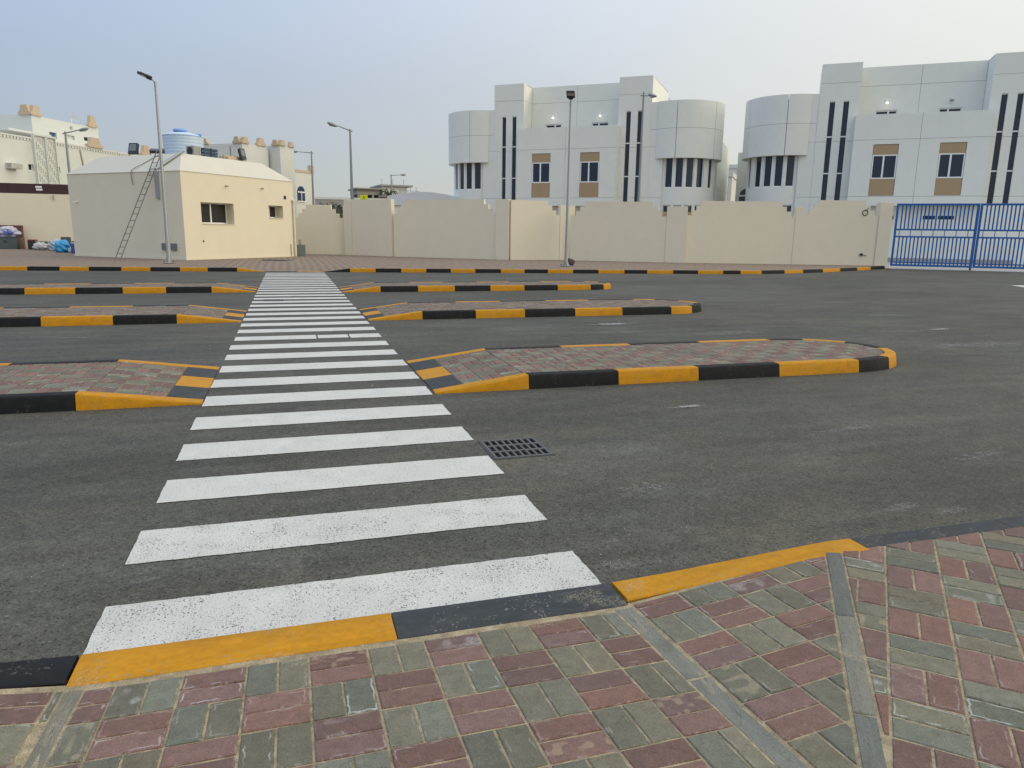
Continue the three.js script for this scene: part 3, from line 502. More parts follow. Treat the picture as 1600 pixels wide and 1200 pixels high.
// ================================================================ boundary walls
const WT = 0.22;
function wallFrame(name, label, A, B, category = 'wall') {
  const g = thing(name, label, category); g.position.set(A[0], 0, A[1]); g.rotation.y = -Math.atan2(B[1] - A[1], B[0] - A[0]); g.userData.len = 0; delete g.userData.len; return g;
}
const STW = 0.23, STH = 0.24;
function panelOutline(x0, x1, top, lstep, rstep, base = -0.1) {   // stepped ends, three steps down
  const p = [[x0, base], [x1, base]];
  if (rstep) { for (let i = 3; i >= 0; i--) { const x = x1 - (3 - i) * STW; p.push([x, top - i * STH]); if (i) p.push([x - STW, top - i * STH]); } } else p.push([x1, top]);
  if (lstep) { for (let i = 0; i <= 3; i++) { const x = x0 + (3 - i) * STW; p.push([x, top - i * STH]); if (i < 3) p.push([x, top - (i + 1) * STH]); } } else p.push([x0, top]);
  return p;
}
const TOP = 3.22;
const panel = (g, x0, x1, top, l, r, z = 0) => part('panel', prism(panelOutline(x0, x1, top, l, r), WT).translate(0, 0, z), M.cream, g);
const pillar = (g, x0, x1, top, z = 0.035) => part('pillar', rbox(x0, x1, -0.1, top, -WT - 0.04, z, 0.008), M.cream, g);
{
  let g = wallFrame('boundary_wall', 'cream wall section behind the small building corner, stepped at both ends', [0.25, -45.6], [3.6, -44.5]);
  panel(g, 0.25, 3.1, 2.98, true, true); pillar(g, -0.2, 0.245, 2.45); pillar(g, 3.105, 4.4, 2.98);
  g = wallFrame('boundary_wall', 'tall plain cream wall block with corner pillars beside the stepped gap', [3.25, -44.2], [5.6, -41.55]);
  pillar(g, 0, 0.55, 3.27); part('panel', box(0.553, 2.45, -0.1, 3.25, -WT, -0.005), M.cream, g); pillar(g, 2.453, 3.55, 3.26);
  g = wallFrame('boundary_wall', 'long shaded cream wall running from tall block to the bright panel', [5.72, -41.45], [11.05, -37.0]);
  panel(g, 0, 6.2, TOP, true, true); pillar(g, 6.205, 6.95, TOP, 0.06);
  g = wallFrame('boundary_wall', 'short bright cream wall panel turned towards the road, beside the lamp post', [11.14, -36.93], [14.15, -37.06]);
  panel(g, 0, 2.75, 3.19, false, true); pillar(g, 2.755, 3.6, 2.98, 0.02);
  g = wallFrame('boundary_wall', 'cream wall panel running from the lamp post to a stepped gap', [14.3, -36.6], [20, -33.2]);
  panel(g, 0.05, 4.95, 3.17, true, true); pillar(g, 4.955, 5.98, 2.95, 0.02);
  g = wallFrame('boundary_wall', 'long cream wall leading to the blue gate with two stepped gaps', [19.3, -33.68], [29.35, -30.28]);
  panel(g, 0.2, 5.6, 3.24, true, true); pillar(g, 5.605, 6.05, 3.0, 0.02); panel(g, 6.055, 9.75, 3.34, true, true);
  part('pillar', rbox(9.755, 10.4, -0.1, 3.27, -0.45, 0.06, 0.01), M.cream, g);
  // cable coil and socket fixed to this wall
  const coil = new THREE.TorusGeometry(0.13, 0.018, 8, 24).translate(9.05, 2.75, 0.02); part('cable_coil', [coil, tube([[9.1, 2.87, 0.02], [9.18, 2.95, 0.02], [9.16, 3.0, 0.02]], 0.012, 8)], M.dark, g, 1);
  part('socket_box', [rbox(9.0, 9.14, 0.62, 0.74, 0.001, 0.07, 0.01), tube([[9.14, 0.68, 0.04], [9.22, 0.66, 0.04], [9.34, 0.62, 0.03]], 0.012, 8)], M.dark, g, 1);
}
{ // compound wall far left with maroon sheeting on top
  const g = wallFrame('boundary_wall', 'cream compound wall topped by dark maroon sheeting behind the scattered belongings', [-34, -54.4], [-9, -54.1]);
  part('wall', box(0, 24.4, -0.1, 3.55, -0.25, 0), M.cream, g);
  for (let i = 0; i < 14; i++) part('sheet', box(i * 1.74 + 0.004, i * 1.74 + 1.736, 3.555, 4.17, -0.14, -0.08 + (i % 2) * 0.006), M.maroon, g, 1);
  part('plate', [box(18.95, 19.3, 3.92, 4.03, -0.07, -0.055), box(18.97, 19.32, 3.76, 3.87, -0.07, -0.055)], M.frame, g, 1);
  for (const x of [16.6, 19.9]) part('bracket', rbox(x, x + 0.06, 3.2, 3.5, 0.001, 0.08, 0.01), M.concrete, g, 1);
}
{ // low brown garden wall behind the long wall
  const g = wallFrame('garden_wall', 'low brown wall seen through the stepped gaps of boundary wall', [15.2, -38.6], [27, -34.6]);
  part('wall', box(0, 7.6, -0.1, 2.78, -0.2, 0), M.tan, g);
}

// ================================================================ the blue double gate
{
  const th = 38 * Math.PI / 180, a = [Math.cos(th), Math.sin(th)];
  const leafLen = 3.6, base = [29.305, -30.266];
  for (let n = 0; n < 2; n++) {
    const g = thing('gate_leaf', n ? 'blue barred gate leaf running out beside the driveway' : 'blue barred gate leaf hinged to the cream wall pillar', 'gate', 'leaves of the blue gate');
    const s = n * (leafLen + 0.03); g.position.set(base[0] + a[0] * s, 0, base[1] + a[1] * s); g.rotation.y = -th;
    const H = 3.22, B = 0.14, t = 0.04;
    part('frame', [rbox(0, 0.1, B, H, -t, t, 0.008), rbox(leafLen - 0.12, leafLen, B - 0.04, H, -t, t, 0.008), rbox(0.1, leafLen - 0.12, H - 0.1, H - 0.001, -t + 0.004, t - 0.004, 0.008), rbox(0.1, leafLen - 0.12, B, B + 0.1, -t + 0.004, t - 0.004, 0.008)], M.gate, g, 1);
    for (const y of [1.95, 1.60]) part('rail', rbox(0.1, leafLen - 0.12, y - 0.04, y + 0.04, -t + 0.006, t - 0.006, 0.006), M.gate, g, 1);
    part('rail', rbox(0.1, leafLen - 0.12, 0.30, 0.36, -t + 0.006, t - 0.006, 0.006), M.gate, g, 1);
    for (let i = 1; i < 20; i++) { const x = 0.1 + (leafLen - 0.22) * i / 20; part('bar', [box(x - 0.031, x + 0.031, 1.985, H - 0.098, -0.016, 0.016)], M.gate, g, 1); part('bar', [box(x - 0.031, x + 0.031, 0.24, 1.565, -0.016, 0.016)], M.gate, g, 1); }
    for (let i = 0; i < 7; i++) { const x = 0.24 + i * 0.5; if (x < leafLen - 0.15) part('spacer', box(x - 0.014, x + 0.014, 1.64, 1.91, -0.02, 0.02), M.gate, g, 1); }
    part('wheel', [bar([leafLen - 0.06, 0.05, -0.02], [leafLen - 0.06, 0.05, 0.02], 0.05, 0.05, 14), box(leafLen - 0.08, leafLen - 0.04, 0.05, 0.12, -0.03, 0.03)], M.dark, g, 1);
  }
  const q = (u, v) => [u * Math.cos(th) + v * Math.sin(th), u * Math.sin(th) - v * Math.cos(th)];
  structure('driveway', flatPoly([q(3.6, 42.0), q(22, 42.0), q(22, 66), q(3.6, 66)], 0.008), M.concrete, 3);
  const cz = q(4.4, 41.9), cz2 = q(12, 41.9);
  const tr = thing('gate_track', 'pale concrete threshold strip under the blue gate', 'threshold'); tr.position.set(cz[0], 0, cz[1]); tr.rotation.y = -th;
  part('strip', box(0, 8.2, -0.02, 0.012, -0.28, 0.28), M.concrete, tr, 2);
}

// ================================================================ street furniture
function ledPole(label, base, top, lean, headTurn) {
  const g = thing('lamp_post', label, 'lamp post'); g.position.set(...base);
  const H = top - base[1];
  part('pole', [bar([0, 0.02, 0], [lean, H, 0], 0.075, 0.042, 16)], M.galv, g, 1);
  part('base_plate', [rbox(-0.2, 0.2, 0.02, 0.045, -0.2, 0.2, 0.004)], M.galv, g, 1);
  for (const [x, z] of [[1, 0], [-1, 0], [0, 1], [0, -1]]) part('gusset', [prism([[0.06, 0.045], [0.17, 0.045], [0.062, 0.28]], 0.012).translate(0, 0, 0.006).rotateY(Math.atan2(-z, x))], M.galv, g, 1);
  for (const [x, z] of [[1, 1], [1, -1], [-1, 1], [-1, -1]]) part('bolt', [bar([x * 0.16, -0.03, z * 0.16], [x * 0.16, 0.10, z * 0.16], 0.014, 0.014, 8), bar([x * 0.16, 0.045, z * 0.16], [x * 0.16, 0.07, z * 0.16], 0.026, 0.026, 6)], M.iron, g, 1);
  part('access_cover', rbox(-0.035, 0.035, 0.6, 0.95, 0.055, 0.074, 0.006), M.galv, g, 1);
  const h = new THREE.Group(); h.name = 'lamp_head'; h.position.set(lean, H, 0); h.rotation.y = headTurn; g.add(h);
  part('bracket', [bar([0, -0.02, 0], [-0.13, 0.12, 0], 0.03, 0.028, 12), bar([0, -0.16, 0], [0, 0.02, 0], 0.052, 0.05, 14)], M.galv, h, 1);
  const tilt = (geo) => { geo.rotateZ(-0.36); geo.translate(-0.33, 0.2, 0); return geo; };
  part('housing', [tilt(rbox(-0.28, 0.2, -0.035, 0.03, -0.17, 0.17, 0.02)), tilt(rbox(0.05, 0.24, -0.07, 0.07, -0.1, 0.1, 0.02)), tilt(rbox(-0.2, 0.16, 0.03, 0.05, -0.15, 0.15, 0.005))], M.dark, h, 1);
  part('lens', [tilt(rbox(-0.22, 0.0, -0.045, -0.035, -0.13, 0.13, 0.004))], std(lin(0.45, 0.46, 0.46), { roughness: 0.3 }), h, 1);
  return g;
}
ledPole('tall galvanised lamp post standing before the small cream house', [-4.57, 0.138, -32.29], 6.98, 0.03, 0.15);
ledPole('tall galvanised lamp post standing before the stepped cream wall', [11.38, 0.138, -29.5], 6.82, 0.02, 1.15);
{ // rubble by the second post
  const g = thing('rubble', 'dark broken lump lying at the foot of the lamp post', 'rubble'); g.position.set(11.8, 0.13, -30.1);
  const q = new THREE.IcosahedronGeometry(0.2, 2), p = q.attributes.position; for (let i = 0; i < p.count; i++) { const v = new THREE.Vector3().fromBufferAttribute(p, i), k = 0.75 + 0.5 * vnoise(v.x * 9 + 20, v.y * 9 + v.z * 6 + 20, 4096, 131); p.setXYZ(i, v.x * k, v.y * k * 0.95 + 0.14, v.z * k); } q.computeVertexNormals();
  part('lump', q, std(lin(0.06, 0.035, 0.035), { roughness: 0.95, map: kerbMap }), g, 0.5);
}
function cobra(label, x, z, H, reach, turn, rise, s = 1) {
  const g = thing('street_light', label, 'street light', 'street lights beyond the walls'); g.position.set(x, -0.03, z); g.rotation.y = turn;
  part('pole', [bar([0, 0, 0], [0, H, 0], 0.13 * s, 0.06 * s, 12), bar([0, 0, 0], [0, 0.4, 0], 0.16 * s, 0.15 * s, 12)], M.lampGrey, g, 1);
  part('arm', [bar([0.18, H - 0.16, 0], [-reach, H - 0.12 + rise, 0], 0.045 * s, 0.03 * s, 8)], M.lampGrey, g, 1);
  const hd = new THREE.SphereGeometry(0.2 * s, 16, 10); hd.scale(1.7, 0.55, 0.8); hd.rotateZ(-Math.atan2(rise, reach)); hd.translate(-reach - 0.24 * s, H - 0.12 + rise * 1.1, 0);
  part('lamp_head', [hd], M.lampGrey, g, 1);
  const ln = new THREE.SphereGeometry(0.13 * s, 12, 8); ln.scale(1.5, 0.5, 0.8); ln.translate(-reach - 0.26 * s, H - 0.19 + rise * 1.1, 0); part('lens', [ln], std(lin(0.6, 0.6, 0.56), { roughness: 0.3 }), g, 1);
}
cobra('grey street light with raised arm rising above tall cream wall block', 5.03, -59.8, 9.2, 1.05, 0, 0.36, 1.15);
cobra('grey street light with level arm before the arched window house', 2.66, -75.95, 9.05, 1.35, 0, 0.03, 1.1);
cobra('grey street light before the white house with lattice screens', -14.52, -60.3, 8.1, 1.0, Math.PI - 0.2, 0.26, 1.05);
cobra('distant street light before the half built house', 13.97, -103, 9.15, 1.45, Math.PI + 0.2, 0.15, 1.2);
cobra('slim street light standing between the boundary wall and villa tower', 18.7, -37.6, 9.05, 0.35, Math.PI - 1.0, -0.1, 0.8);
{
  const g = thing('steel_rod', 'thin steel rod standing behind the wall pillar of villa', 'rod'); g.position.set(11.4, -0.03, -39.6);
  part('rod', bar([0, 0, 0], [0.02, 4.55, 0], 0.02, 0.014, 6), M.lampGrey, g, 1);
  const s = thing('road_sign', 'small fluorescent yellow sign with black symbol above cream wall', 'sign'); s.position.set(6.72, -0.03, -67.7); s.rotation.y = 0.05;
  part('post', bar([0, 0, -0.05], [0, 4.5, -0.05], 0.035, 0.035, 8), M.lampGrey, s, 1);
  part('sign_board', rbox(-0.33, 0.33, 3.9, 4.70, -0.01, 0.015, 0.01), std(lin(0.72, 0.72, 0.0), { roughness: 0.4 }), s, 1);
  part('symbol', [prism([[-0.09, 4.25], [-0.13, 4.25], [-0.025, 4.6], [0.025, 4.6], [0.13, 4.25], [0.09, 4.25], [0, 4.53]], 0.004).translate(0, 0, 0.021)], M.dark, s, 1);
}

// ================================================================ the small cream service house
const house = thing('service_house', 'small cream house with sloping white roof edge and two recessed windows', 'house');
house.position.set(-4.32, 0, -35.68); house.rotation.y = -42 * Math.PI / 180;
const HL = 7.55, HD = 7.09, HW = 3.98;
{
  // right face lies in x = 0 and runs back along -z; left face lies in z = 0 and runs along -x
  const wins = [[1.0, 2.94, 1.76, 2.70], [5.24, 6.27, 2.11, 2.72]];
  part('wall', cells(0, HD, 0, HW, wins).map(c => box(-0.55, 0, c[2], c[3], -c[1], -c[0])), M.cream, house);
  part('wall', box(-HL, -0.55, 0, HW, -0.3, 0), M.cream, house);
  part('wall', box(-HL, -HL + 0.3, 0, HW, -HD, -0.3), M.cream, house); part('wall', box(-HL + 0.3, -0.55, 0, HW, -HD, -HD + 0.3), M.cream, house);
  for (const w of wins) {
    const [a, b, c, d] = w, f = 0.05, gx = -0.47;
    const win = part('window', [box(gx - 0.05, gx, c, c + f, -b, -a), box(gx - 0.05, gx, d - f, d, -b, -a), box(gx - 0.05, gx, c + f, d - f, -a - f, -a), box(gx - 0.05, gx, c + f, d - f, -b, -b + f), box(gx - 0.045, gx + 0.01, c + f, d - f, -(a + b) / 2 - 0.035, -(a + b) / 2 + 0.035)], M.frame, house, 1);
    part('pane', box(gx - 0.035, gx - 0.025, c + f, d - f, -(a + b) / 2 + 0.035, -a - f), M.houseGlass, win, 0); part('pane', box(gx - 0.035, gx - 0.025, c + f, d - f, -b + f, -(a + b) / 2 - 0.035), M.houseGlass, win, 0);
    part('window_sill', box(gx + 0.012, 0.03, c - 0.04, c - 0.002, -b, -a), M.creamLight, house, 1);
  }
  // sloping roof edge all round and the flat roof inside it
  const i = 1.05, y0 = HW + 0.004, y1 = 4.84, o = 0.03, P = [[o, y0, o], [-HL - o, y0, o], [-HL - o, y0, -HD - o], [o, y0, -HD - o]], Q = [[-i, y1, -i], [-HL + i, y1, -i], [-HL + i, y1, -HD + i], [-i, y1, -HD + i]], pos = [];
  const quad = (a, b, c, d) => pos.push(...a, ...b, ...c, ...a, ...c, ...d);
  for (let k = 0; k < 4; k++) { const n = (k + 1) % 4; quad(P[n], P[k], Q[k], Q[n]); }
  quad(Q[0], Q[3], Q[2], Q[1]); quad(P[0], P[1], P[2], P[3]);
  const rg = new THREE.BufferGeometry(); rg.setAttribute('position', new THREE.Float32BufferAttribute(pos, 3)); rg.computeVertexNormals();
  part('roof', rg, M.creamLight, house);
  part('roof_deck', box(-HL + 1.3, -1.3, y1 - 0.03, y1 + 0.02, -HD + 1.3, -1.3), M.concrete, house);
  // small fittings
  for (const [s, y] of [[2.53, 3.5], [4.81, 3.52]]) part('spout', bar([-0.02, y, -s], [0.16, y - 0.03, -s], 0.035, 0.035, 8), M.concrete, house, 1);
  part('vent_cover', box(-0.01, 0.006, 3.06, 3.24, -6.55, -6.36), M.dark, house, 0); part('vent_cover', box(-0.01, 0.006, 0.92, 1.0, -1.06, -0.97), M.dark, house, 0);
  part('downpipe', [bar([0.07, 0.16, -7.0], [0.07, 3.05, -7.0], 0.055, 0.055, 10), box(0, 0.13, 2.98, 3.08, -7.08, -6.92)], M.cream, house, 1);
  part('downpipe', bar([0.03, 0.16, -6.72], [0.03, 0.8, -6.72], 0.02, 0.02, 8), M.concrete, house, 1);
  for (const x of [-0.7, -1.27]) part('meter_box', rbox(x - 0.17, x + 0.17, 0.55, 0.86, 0, 0.07, 0.012), std(lin(0.14, 0.165, 0.19), { roughness: 0.6 }), house, 1);
  part('spout', bar([-7.0, 2.7, -0.02], [-7.0, 2.68, 0.2], 0.03, 0.03, 8), M.frame, house, 1);
  // cables and ducts running down over the roof edge
  part('cable', tube([[-2.35, 4.86, -1.05], [-2.7, 4.45, -0.5], [-3.0, 4.02, 0.06], [-3.02, 3.8, 0.06], [-2.98, 3.42, 0.05]], 0.018, 24), std(lin(0.22, 0.22, 0.2)), house, 1);
  part('duct', [tube([[-0.95, 4.95, -1.1], [-1.2, 4.5, -0.5], [-1.42, 4.08, 0.06]], 0.07, 16), box(-1.52, -1.32, 2.82, 4.05, 0.002, 0.09)], M.galv, house, 1);
  part('plinth', [box(-HL - 0.02, 0.02, 0, 0.22, 0.001, 0.02), box(0.001, 0.02, 0, 0.22, -HD, 0.0)], M.cream, house);
}
// things on the roof, placed in the house's own axes
const hx = (x, z) => { const t = 42 * Math.PI / 180, c = Math.cos(t), s = Math.sin(t); return [-4.32 + x * c - z * s, -35.68 + x * s + z * c]; };
const ROOF = 4.862;
{
  const g = thing('water_tank', 'big pale blue ribbed plastic water tank on the house roof', 'water tank'); g.position.set(-4.74, ROOF, -41.3);
  const pr = [[0, 0]]; const r0 = 0.93; pr.push([r0, 0]); for (let i = 0; i < 7; i++) { const y = 0.02 + i * 0.155; pr.push([r0, y], [r0 + 0.014, y + 0.02], [r0 + 0.014, y + 0.125], [r0, y + 0.145]); } pr.push([r0, 1.12], [r0 + 0.03, 1.14], [r0 + 0.03, 1.18], [r0 - 0.05, 1.23], [0.3, 1.36], [0, 1.36]);
  part('body', new THREE.LatheGeometry(pr.map(p => new THREE.Vector2(p[0], p[1])), 48), M.tank, g, 1);
  part('lid', new THREE.LatheGeometry([[0, 0], [0.3, 0], [0.33, 0.03], [0.33, 0.1], [0.28, 0.14], [0, 0.15]].map(p => new THREE.Vector2(p[0], p[1])), 28).translate(-0.1, 1.36, 0.1), std(lin(0.20, 0.36, 0.68), { roughness: 0.45 }), g, 1);
  part('inlet', [rbox(0.45, 0.9, 1.16, 1.28, 0.1, 0.5, 0.03)], std(lin(0.20, 0.36, 0.68), { roughness: 0.45 }), g, 1);
}
function floodlight(label, x, y, z, turn, tilt, w, h) {
  const g = thing('floodlight', label, 'floodlight', 'floodlights on the house roof'); g.position.set(x, y, z); g.rotation.y = turn;
  const sp = (geo) => { geo.rotateX(tilt); geo.translate(0, h * 0.55 + 0.06, 0); return geo; };
  part('housing', [sp(rbox(-w / 2, w / 2, -h / 2, h / 2, -0.09, 0.03, 0.02)), sp(rbox(-w / 2 - 0.02, w / 2 + 0.02, -h / 2 - 0.02, h / 2 + 0.02, 0.03, 0.055, 0.01))], M.dark, g, 1);
  part('lens', sp(box(-w / 2 + 0.04, w / 2 - 0.04, -h / 2 + 0.14, h / 2 - 0.04, 0.056, 0.06)), std(lin(0.18, 0.2, 0.2), { roughness: 0.15 }), g, 1);
  part('bracket', [bar([-w / 2 - 0.03, 0.02, 0], [-w / 2 - 0.03, h * 0.55 + 0.06, 0], 0.014), bar([w / 2 + 0.03, 0.02, 0], [w / 2 + 0.03, h * 0.55 + 0.06, 0], 0.014), box(-w / 2 - 0.05, w / 2 + 0.05, 0, 0.02, -0.05, 0.05)], M.dark, g, 1);
}
{
  const a = hx(-4.62, -1.45), b = hx(-3.1, -1.5), c = hx(-1.25, -4.95);
  floodlight('square dark floodlight standing upright on the roof beside the ladder', a[0], ROOF, a[1], -0.55, -0.25, 0.46, 0.5);
  floodlight('dark floodlight lying low by the ladder top', b[0], ROOF, b[1], -0.2, -1.1, 0.6, 0.26);
  floodlight('narrow dark floodlight on the roof edge above the two windows', c[0], ROOF, c[1], 1.1, -0.2, 0.42, 0.5);
}
{
  const put = (name, label, cat, x, z, parts) => { const p = hx(x, z), g = thing(name, label, cat); g.position.set(p[0], ROOF, p[1]); g.rotation.y = -42 * Math.PI / 180; parts(g); };
  put('roof_unit', 'grey square cooling unit beside the blue water tank', 'air conditioner', -2.1, -2.7, g => { part('case', rbox(-0.26, 0.26, 0.03, 0.5, -0.2, 0.2, 0.02), M.concrete, g, 1); part('fan_grille', bar([0, 0.27, 0.2], [0, 0.27, 0.215], 0.18, 0.18, 20), M.dark, g, 1); part('foot', [box(-0.22, -0.16, 0, 0.03, -0.18, 0.18), box(0.16, 0.22, 0, 0.03, -0.18, 0.18)], M.dark, g, 1); });
  put('roof_crate', 'dark blue slatted crate on the roof edge beside cooling unit', 'crate', -1.75, -3.35, g => { for (let i = 0; i < 3; i++) part('slat', rbox(-0.1, 0.1, 0.02 + i * 0.15, 0.14 + i * 0.15, -0.42, 0.42, 0.01), std(lin(0.02, 0.05, 0.10), { roughness: 0.5 }), g, 1); part('post', [box(-0.13, -0.1, 0, 0.46, -0.4, -0.36), box(-0.13, -0.1, 0, 0.46, 0.36, 0.4), box(0.1, 0.13, 0, 0.46, -0.02, 0.02)], M.dark, g, 1); });
  put('timber_stack', 'tan timber beams lying on the house roof', 'timber', -1.55, -4.6, g => { for (let i = 0; i < 3; i++) part('beam', rbox(-0.2 + i * 0.14, -0.08 + i * 0.14, 0, 0.16 + (i === 1 ? 0.05 : 0), -0.62 + i * 0.05, 0.66 - i * 0.08, 0.01), M.tanTrim, g, 1); });
}
{ // ladder leaning on the roof edge
  const g = thing('ladder', 'long metal ladder leaning against the cream house', 'ladder'); const f = hx(-1.68, 2.15); g.position.set(f[0], 0.138, f[1]); g.rotation.y = -42 * Math.PI / 180;
  const top = [-0.02, 4.8, -2.62], w = 0.17;
  for (const s of [-1, 1]) part('stile', bar([s * w, 0, 0], [top[0] + s * w, top[1], top[2]], 0.022, 0.022, 8), M.ladder, g, 1);
  for (let i = 1; i < 17; i++) { const t = i / 17; part('rung', bar([top[0] * t - w, top[1] * t, top[2] * t], [top[0] * t + w, top[1] * t, top[2] * t], 0.015, 0.015, 6), M.ladder, g, 1); }
}
{ const g = thing('utility_box', 'small grey green utility box at the corner by the downpipe', 'utility box'); g.position.set(0.72, 0.13, -41.6); part('case', rbox(-0.22, 0.22, 0, 0.62, -0.15, 0.15, 0.03), std(lin(0.16, 0.19, 0.17)), g, 1); part('cap', rbox(-0.12, 0.02, 0.62, 0.9, -0.1, 0.1, 0.02), M.concrete, g, 1); }

// ================================================================ the two white villas
// local axes: x along the front, +z towards the road, y up
function drumPanel(r0, r1, a0, a1, y0, y1, n = 10) {   // a curved slab
  const pos = [], P = (r, a, y) => [r * Math.sin(a), y, r * Math.cos(a)], q = (a, b, c, d) => pos.push(...a, ...b, ...c, ...a, ...c, ...d);
  for (let i = 0; i < n; i++) { const a = a0 + (a1 - a0) * i / n, b = a0 + (a1 - a0) * (i + 1) / n;
    q(P(r1, a, y0), P(r1, b, y0), P(r1, b, y1), P(r1, a, y1)); q(P(r0, b, y0), P(r0, a, y0), P(r0, a, y1), P(r0, b, y1)); q(P(r0, a, y1), P(r1, a, y1), P(r1, b, y1), P(r0, b, y1)); q(P(r1, a, y0), P(r0, a, y0), P(r0, b, y0), P(r1, b, y0)); }
  q(P(r0, a0, y0), P(r1, a0, y0), P(r1, a0, y1), P(r0, a0, y1)); q(P(r1, a1, y0), P(r0, a1, y0), P(r0, a1, y1), P(r1, a1, y1));
  const g = new THREE.BufferGeometry(); g.setAttribute('position', new THREE.Float32BufferAttribute(pos, 3)); g.computeVertexNormals(); return toCreasedNormals(g, 0.5);
}
const RD = Math.PI / 180;
function villa(label, uc, lamps, wings) {
  const th = 38 * RD, v = 54, g = thing('villa', label, 'villa', 'white villas behind the boundary wall');
  g.position.set(uc * Math.cos(th) + v * Math.sin(th), 0, uc * Math.sin(th) - v * Math.cos(th)); g.rotation.y = -th;
  const J = 0.008;
  // core behind the cladding
  part('core', [box(-5.9, 5.9, -0.1, 12.2, -14, -2.2), box(-5.9, -3.7, -0.1, 12.35, -6.4, -0.4), box(3.7, 5.9, -0.1, 12.35, -6.4, -0.4)], M.joint, g);
  // towers with two tall strip windows each
  for (const s of [-1, 1]) {
    const x0 = s < 0 ? -6.0 : 3.62, x1 = s < 0 ? -3.62 : 6.0;
    const strips = (s < 0 ? [[-5.35, -5.03], [-4.53, -4.20]] : [[4.20, 4.53], [5.03, 5.35]]).map(a => [a[0], a[1], 3.61, 10.15]);
    const rows = [[0, 4.14], [4.14, 7.66], [7.66, 11.27], [11.27, 12.46]];
    for (const [a, b] of rows) part('wall_panel', slabZ(x0, x1, a + J, b - J, -0.3, 0, strips), M.white, g);
    for (const [a, b] of rows) for (const e of [-1, 1]) { const xx = e < 0 ? x0 : x1 - 0.05; part('wall_panel', box(xx, xx + 0.05, a + J, b - J, -6.46, -0.303), M.white, g); }
    part('roof_slab', box(x0, x1, 12.38, 12.455, -6.46, -0.302), M.white, g);
    for (const q of strips) {
      const w = part('window', [3.61, 5.61, 7.92, 10.10].map(y => box(q[0], q[1], y, y + 0.08, -0.24, -0.08)), M.frame, g, 1);
      for (const [a, b] of [[3.69, 5.61], [5.69, 7.92], [8.0, 10.10]]) part('pane', box(q[0], q[1], a, b, -0.2, -0.15), M.glass, w, 0);
    }
  }
  // recessed upper wall between the towers
  const ups = [[-2.48, -1.2], [1.2, 2.48]].map(a => [a[0], a[1], 8.2, 9.74]);
  for (const [a, b] of [[7.6, 11.27], [11.27, 12.46]]) for (const [c, d] of [[-3.615, 0], [0, 3.615]]) part('wall_panel', slabZ(c + 0.008, d - 0.008, a + J, b - J, -2.1, -1.8, ups), M.white, g);
  for (const q of ups) { const m = q[0] + (q[0] < 0 ? 0.76 : 0.52); const w = part('window', [box(q[0], q[1], 9.66, 9.74, -2.06, -1.86), box(q[0], q[0] + 0.06, 8.2, 9.66, -2.06, -1.86), box(q[1] - 0.06, q[1], 8.2, 9.66, -2.06, -1.86), box(m - 0.05, m + 0.05, 8.2, 9.66, -2.05, -1.85)], M.frame, g, 1); part('pane', box(q[0] + 0.06, m - 0.05, 8.2, 9.66, -2.0, -1.96), M.glass, w, 0); part('pane', box(m + 0.05, q[1] - 0.06, 8.2, 9.66, -2.0, -1.96), M.glass, w, 0); }
  lamps.forEach((on, i) => {
    const x = i ? 1.85 : -1.85, y = 10.25, l = part('wall_lamp', [rbox(x - 0.09, x + 0.09, y - 0.02, y + 0.12, -1.8, -1.66, 0.02)], M.frame, g, 1);
    const s = new THREE.SphereGeometry(0.085, 14, 10); s.scale(1.25, 0.7, 1); s.translate(x, y - 0.08, -1.66);
    part('bulb', s, on ? new THREE.MeshStandardMaterial({ color: lin(0.9, 0.9, 0.88), emissive: lin(1, 0.97, 0.9), emissiveIntensity: 0.8 }) : M.concrete, l, 0);
    if (on) { const p = new THREE.PointLight(lin(1, 0.95, 0.85), 0.05); p.position.set(x, y - 0.15, -1.48); p.castShadow = true; l.add(p); }
  });
  // projecting first floor block with parapet, windows and tan panels
  const zf = 0.9, tans = [[-2.58, -1.13], [1.13, 2.58]];
  for (const [c, d] of [[-3.78, 0], [0, 3.78]]) {
    part('wall_panel', slabZ(c + 0.008, d - 0.008, 7.59 + J, 9.12, zf - 0.25, zf), M.white, g);
    part('wall_panel', slabZ(c + 0.008, d - 0.008, 4.12 + J, 7.59 - J, zf - 0.25, zf, tans.map(t => [t[0], t[1], 4.165, 7.31])), M.white, g);
    part('wall_panel', slabZ(c + 0.008, d - 0.008, 3.55, 4.12 - J, zf - 0.25, zf), M.white, g);
  }
  part('wall_panel', box(-3.78, -3.53, 3.55, 9.12, -0.02 + 0.03, zf - 0.252), M.white, g); part('wall_panel', box(3.53, 3.78, 3.55, 9.12, 0.01, zf - 0.252), M.white, g);
  part('floor_slab', box(-3.52, 3.52, 3.56, 3.8, -2.2, zf - 0.252), M.white, g); part('core', [box(-3.5, 3.5, 3.9, 7.7, -2.1, zf - 0.40), box(-3.5, 3.5, 7.7, 7.9, -1.82, zf - 0.255)], M.joint, g);
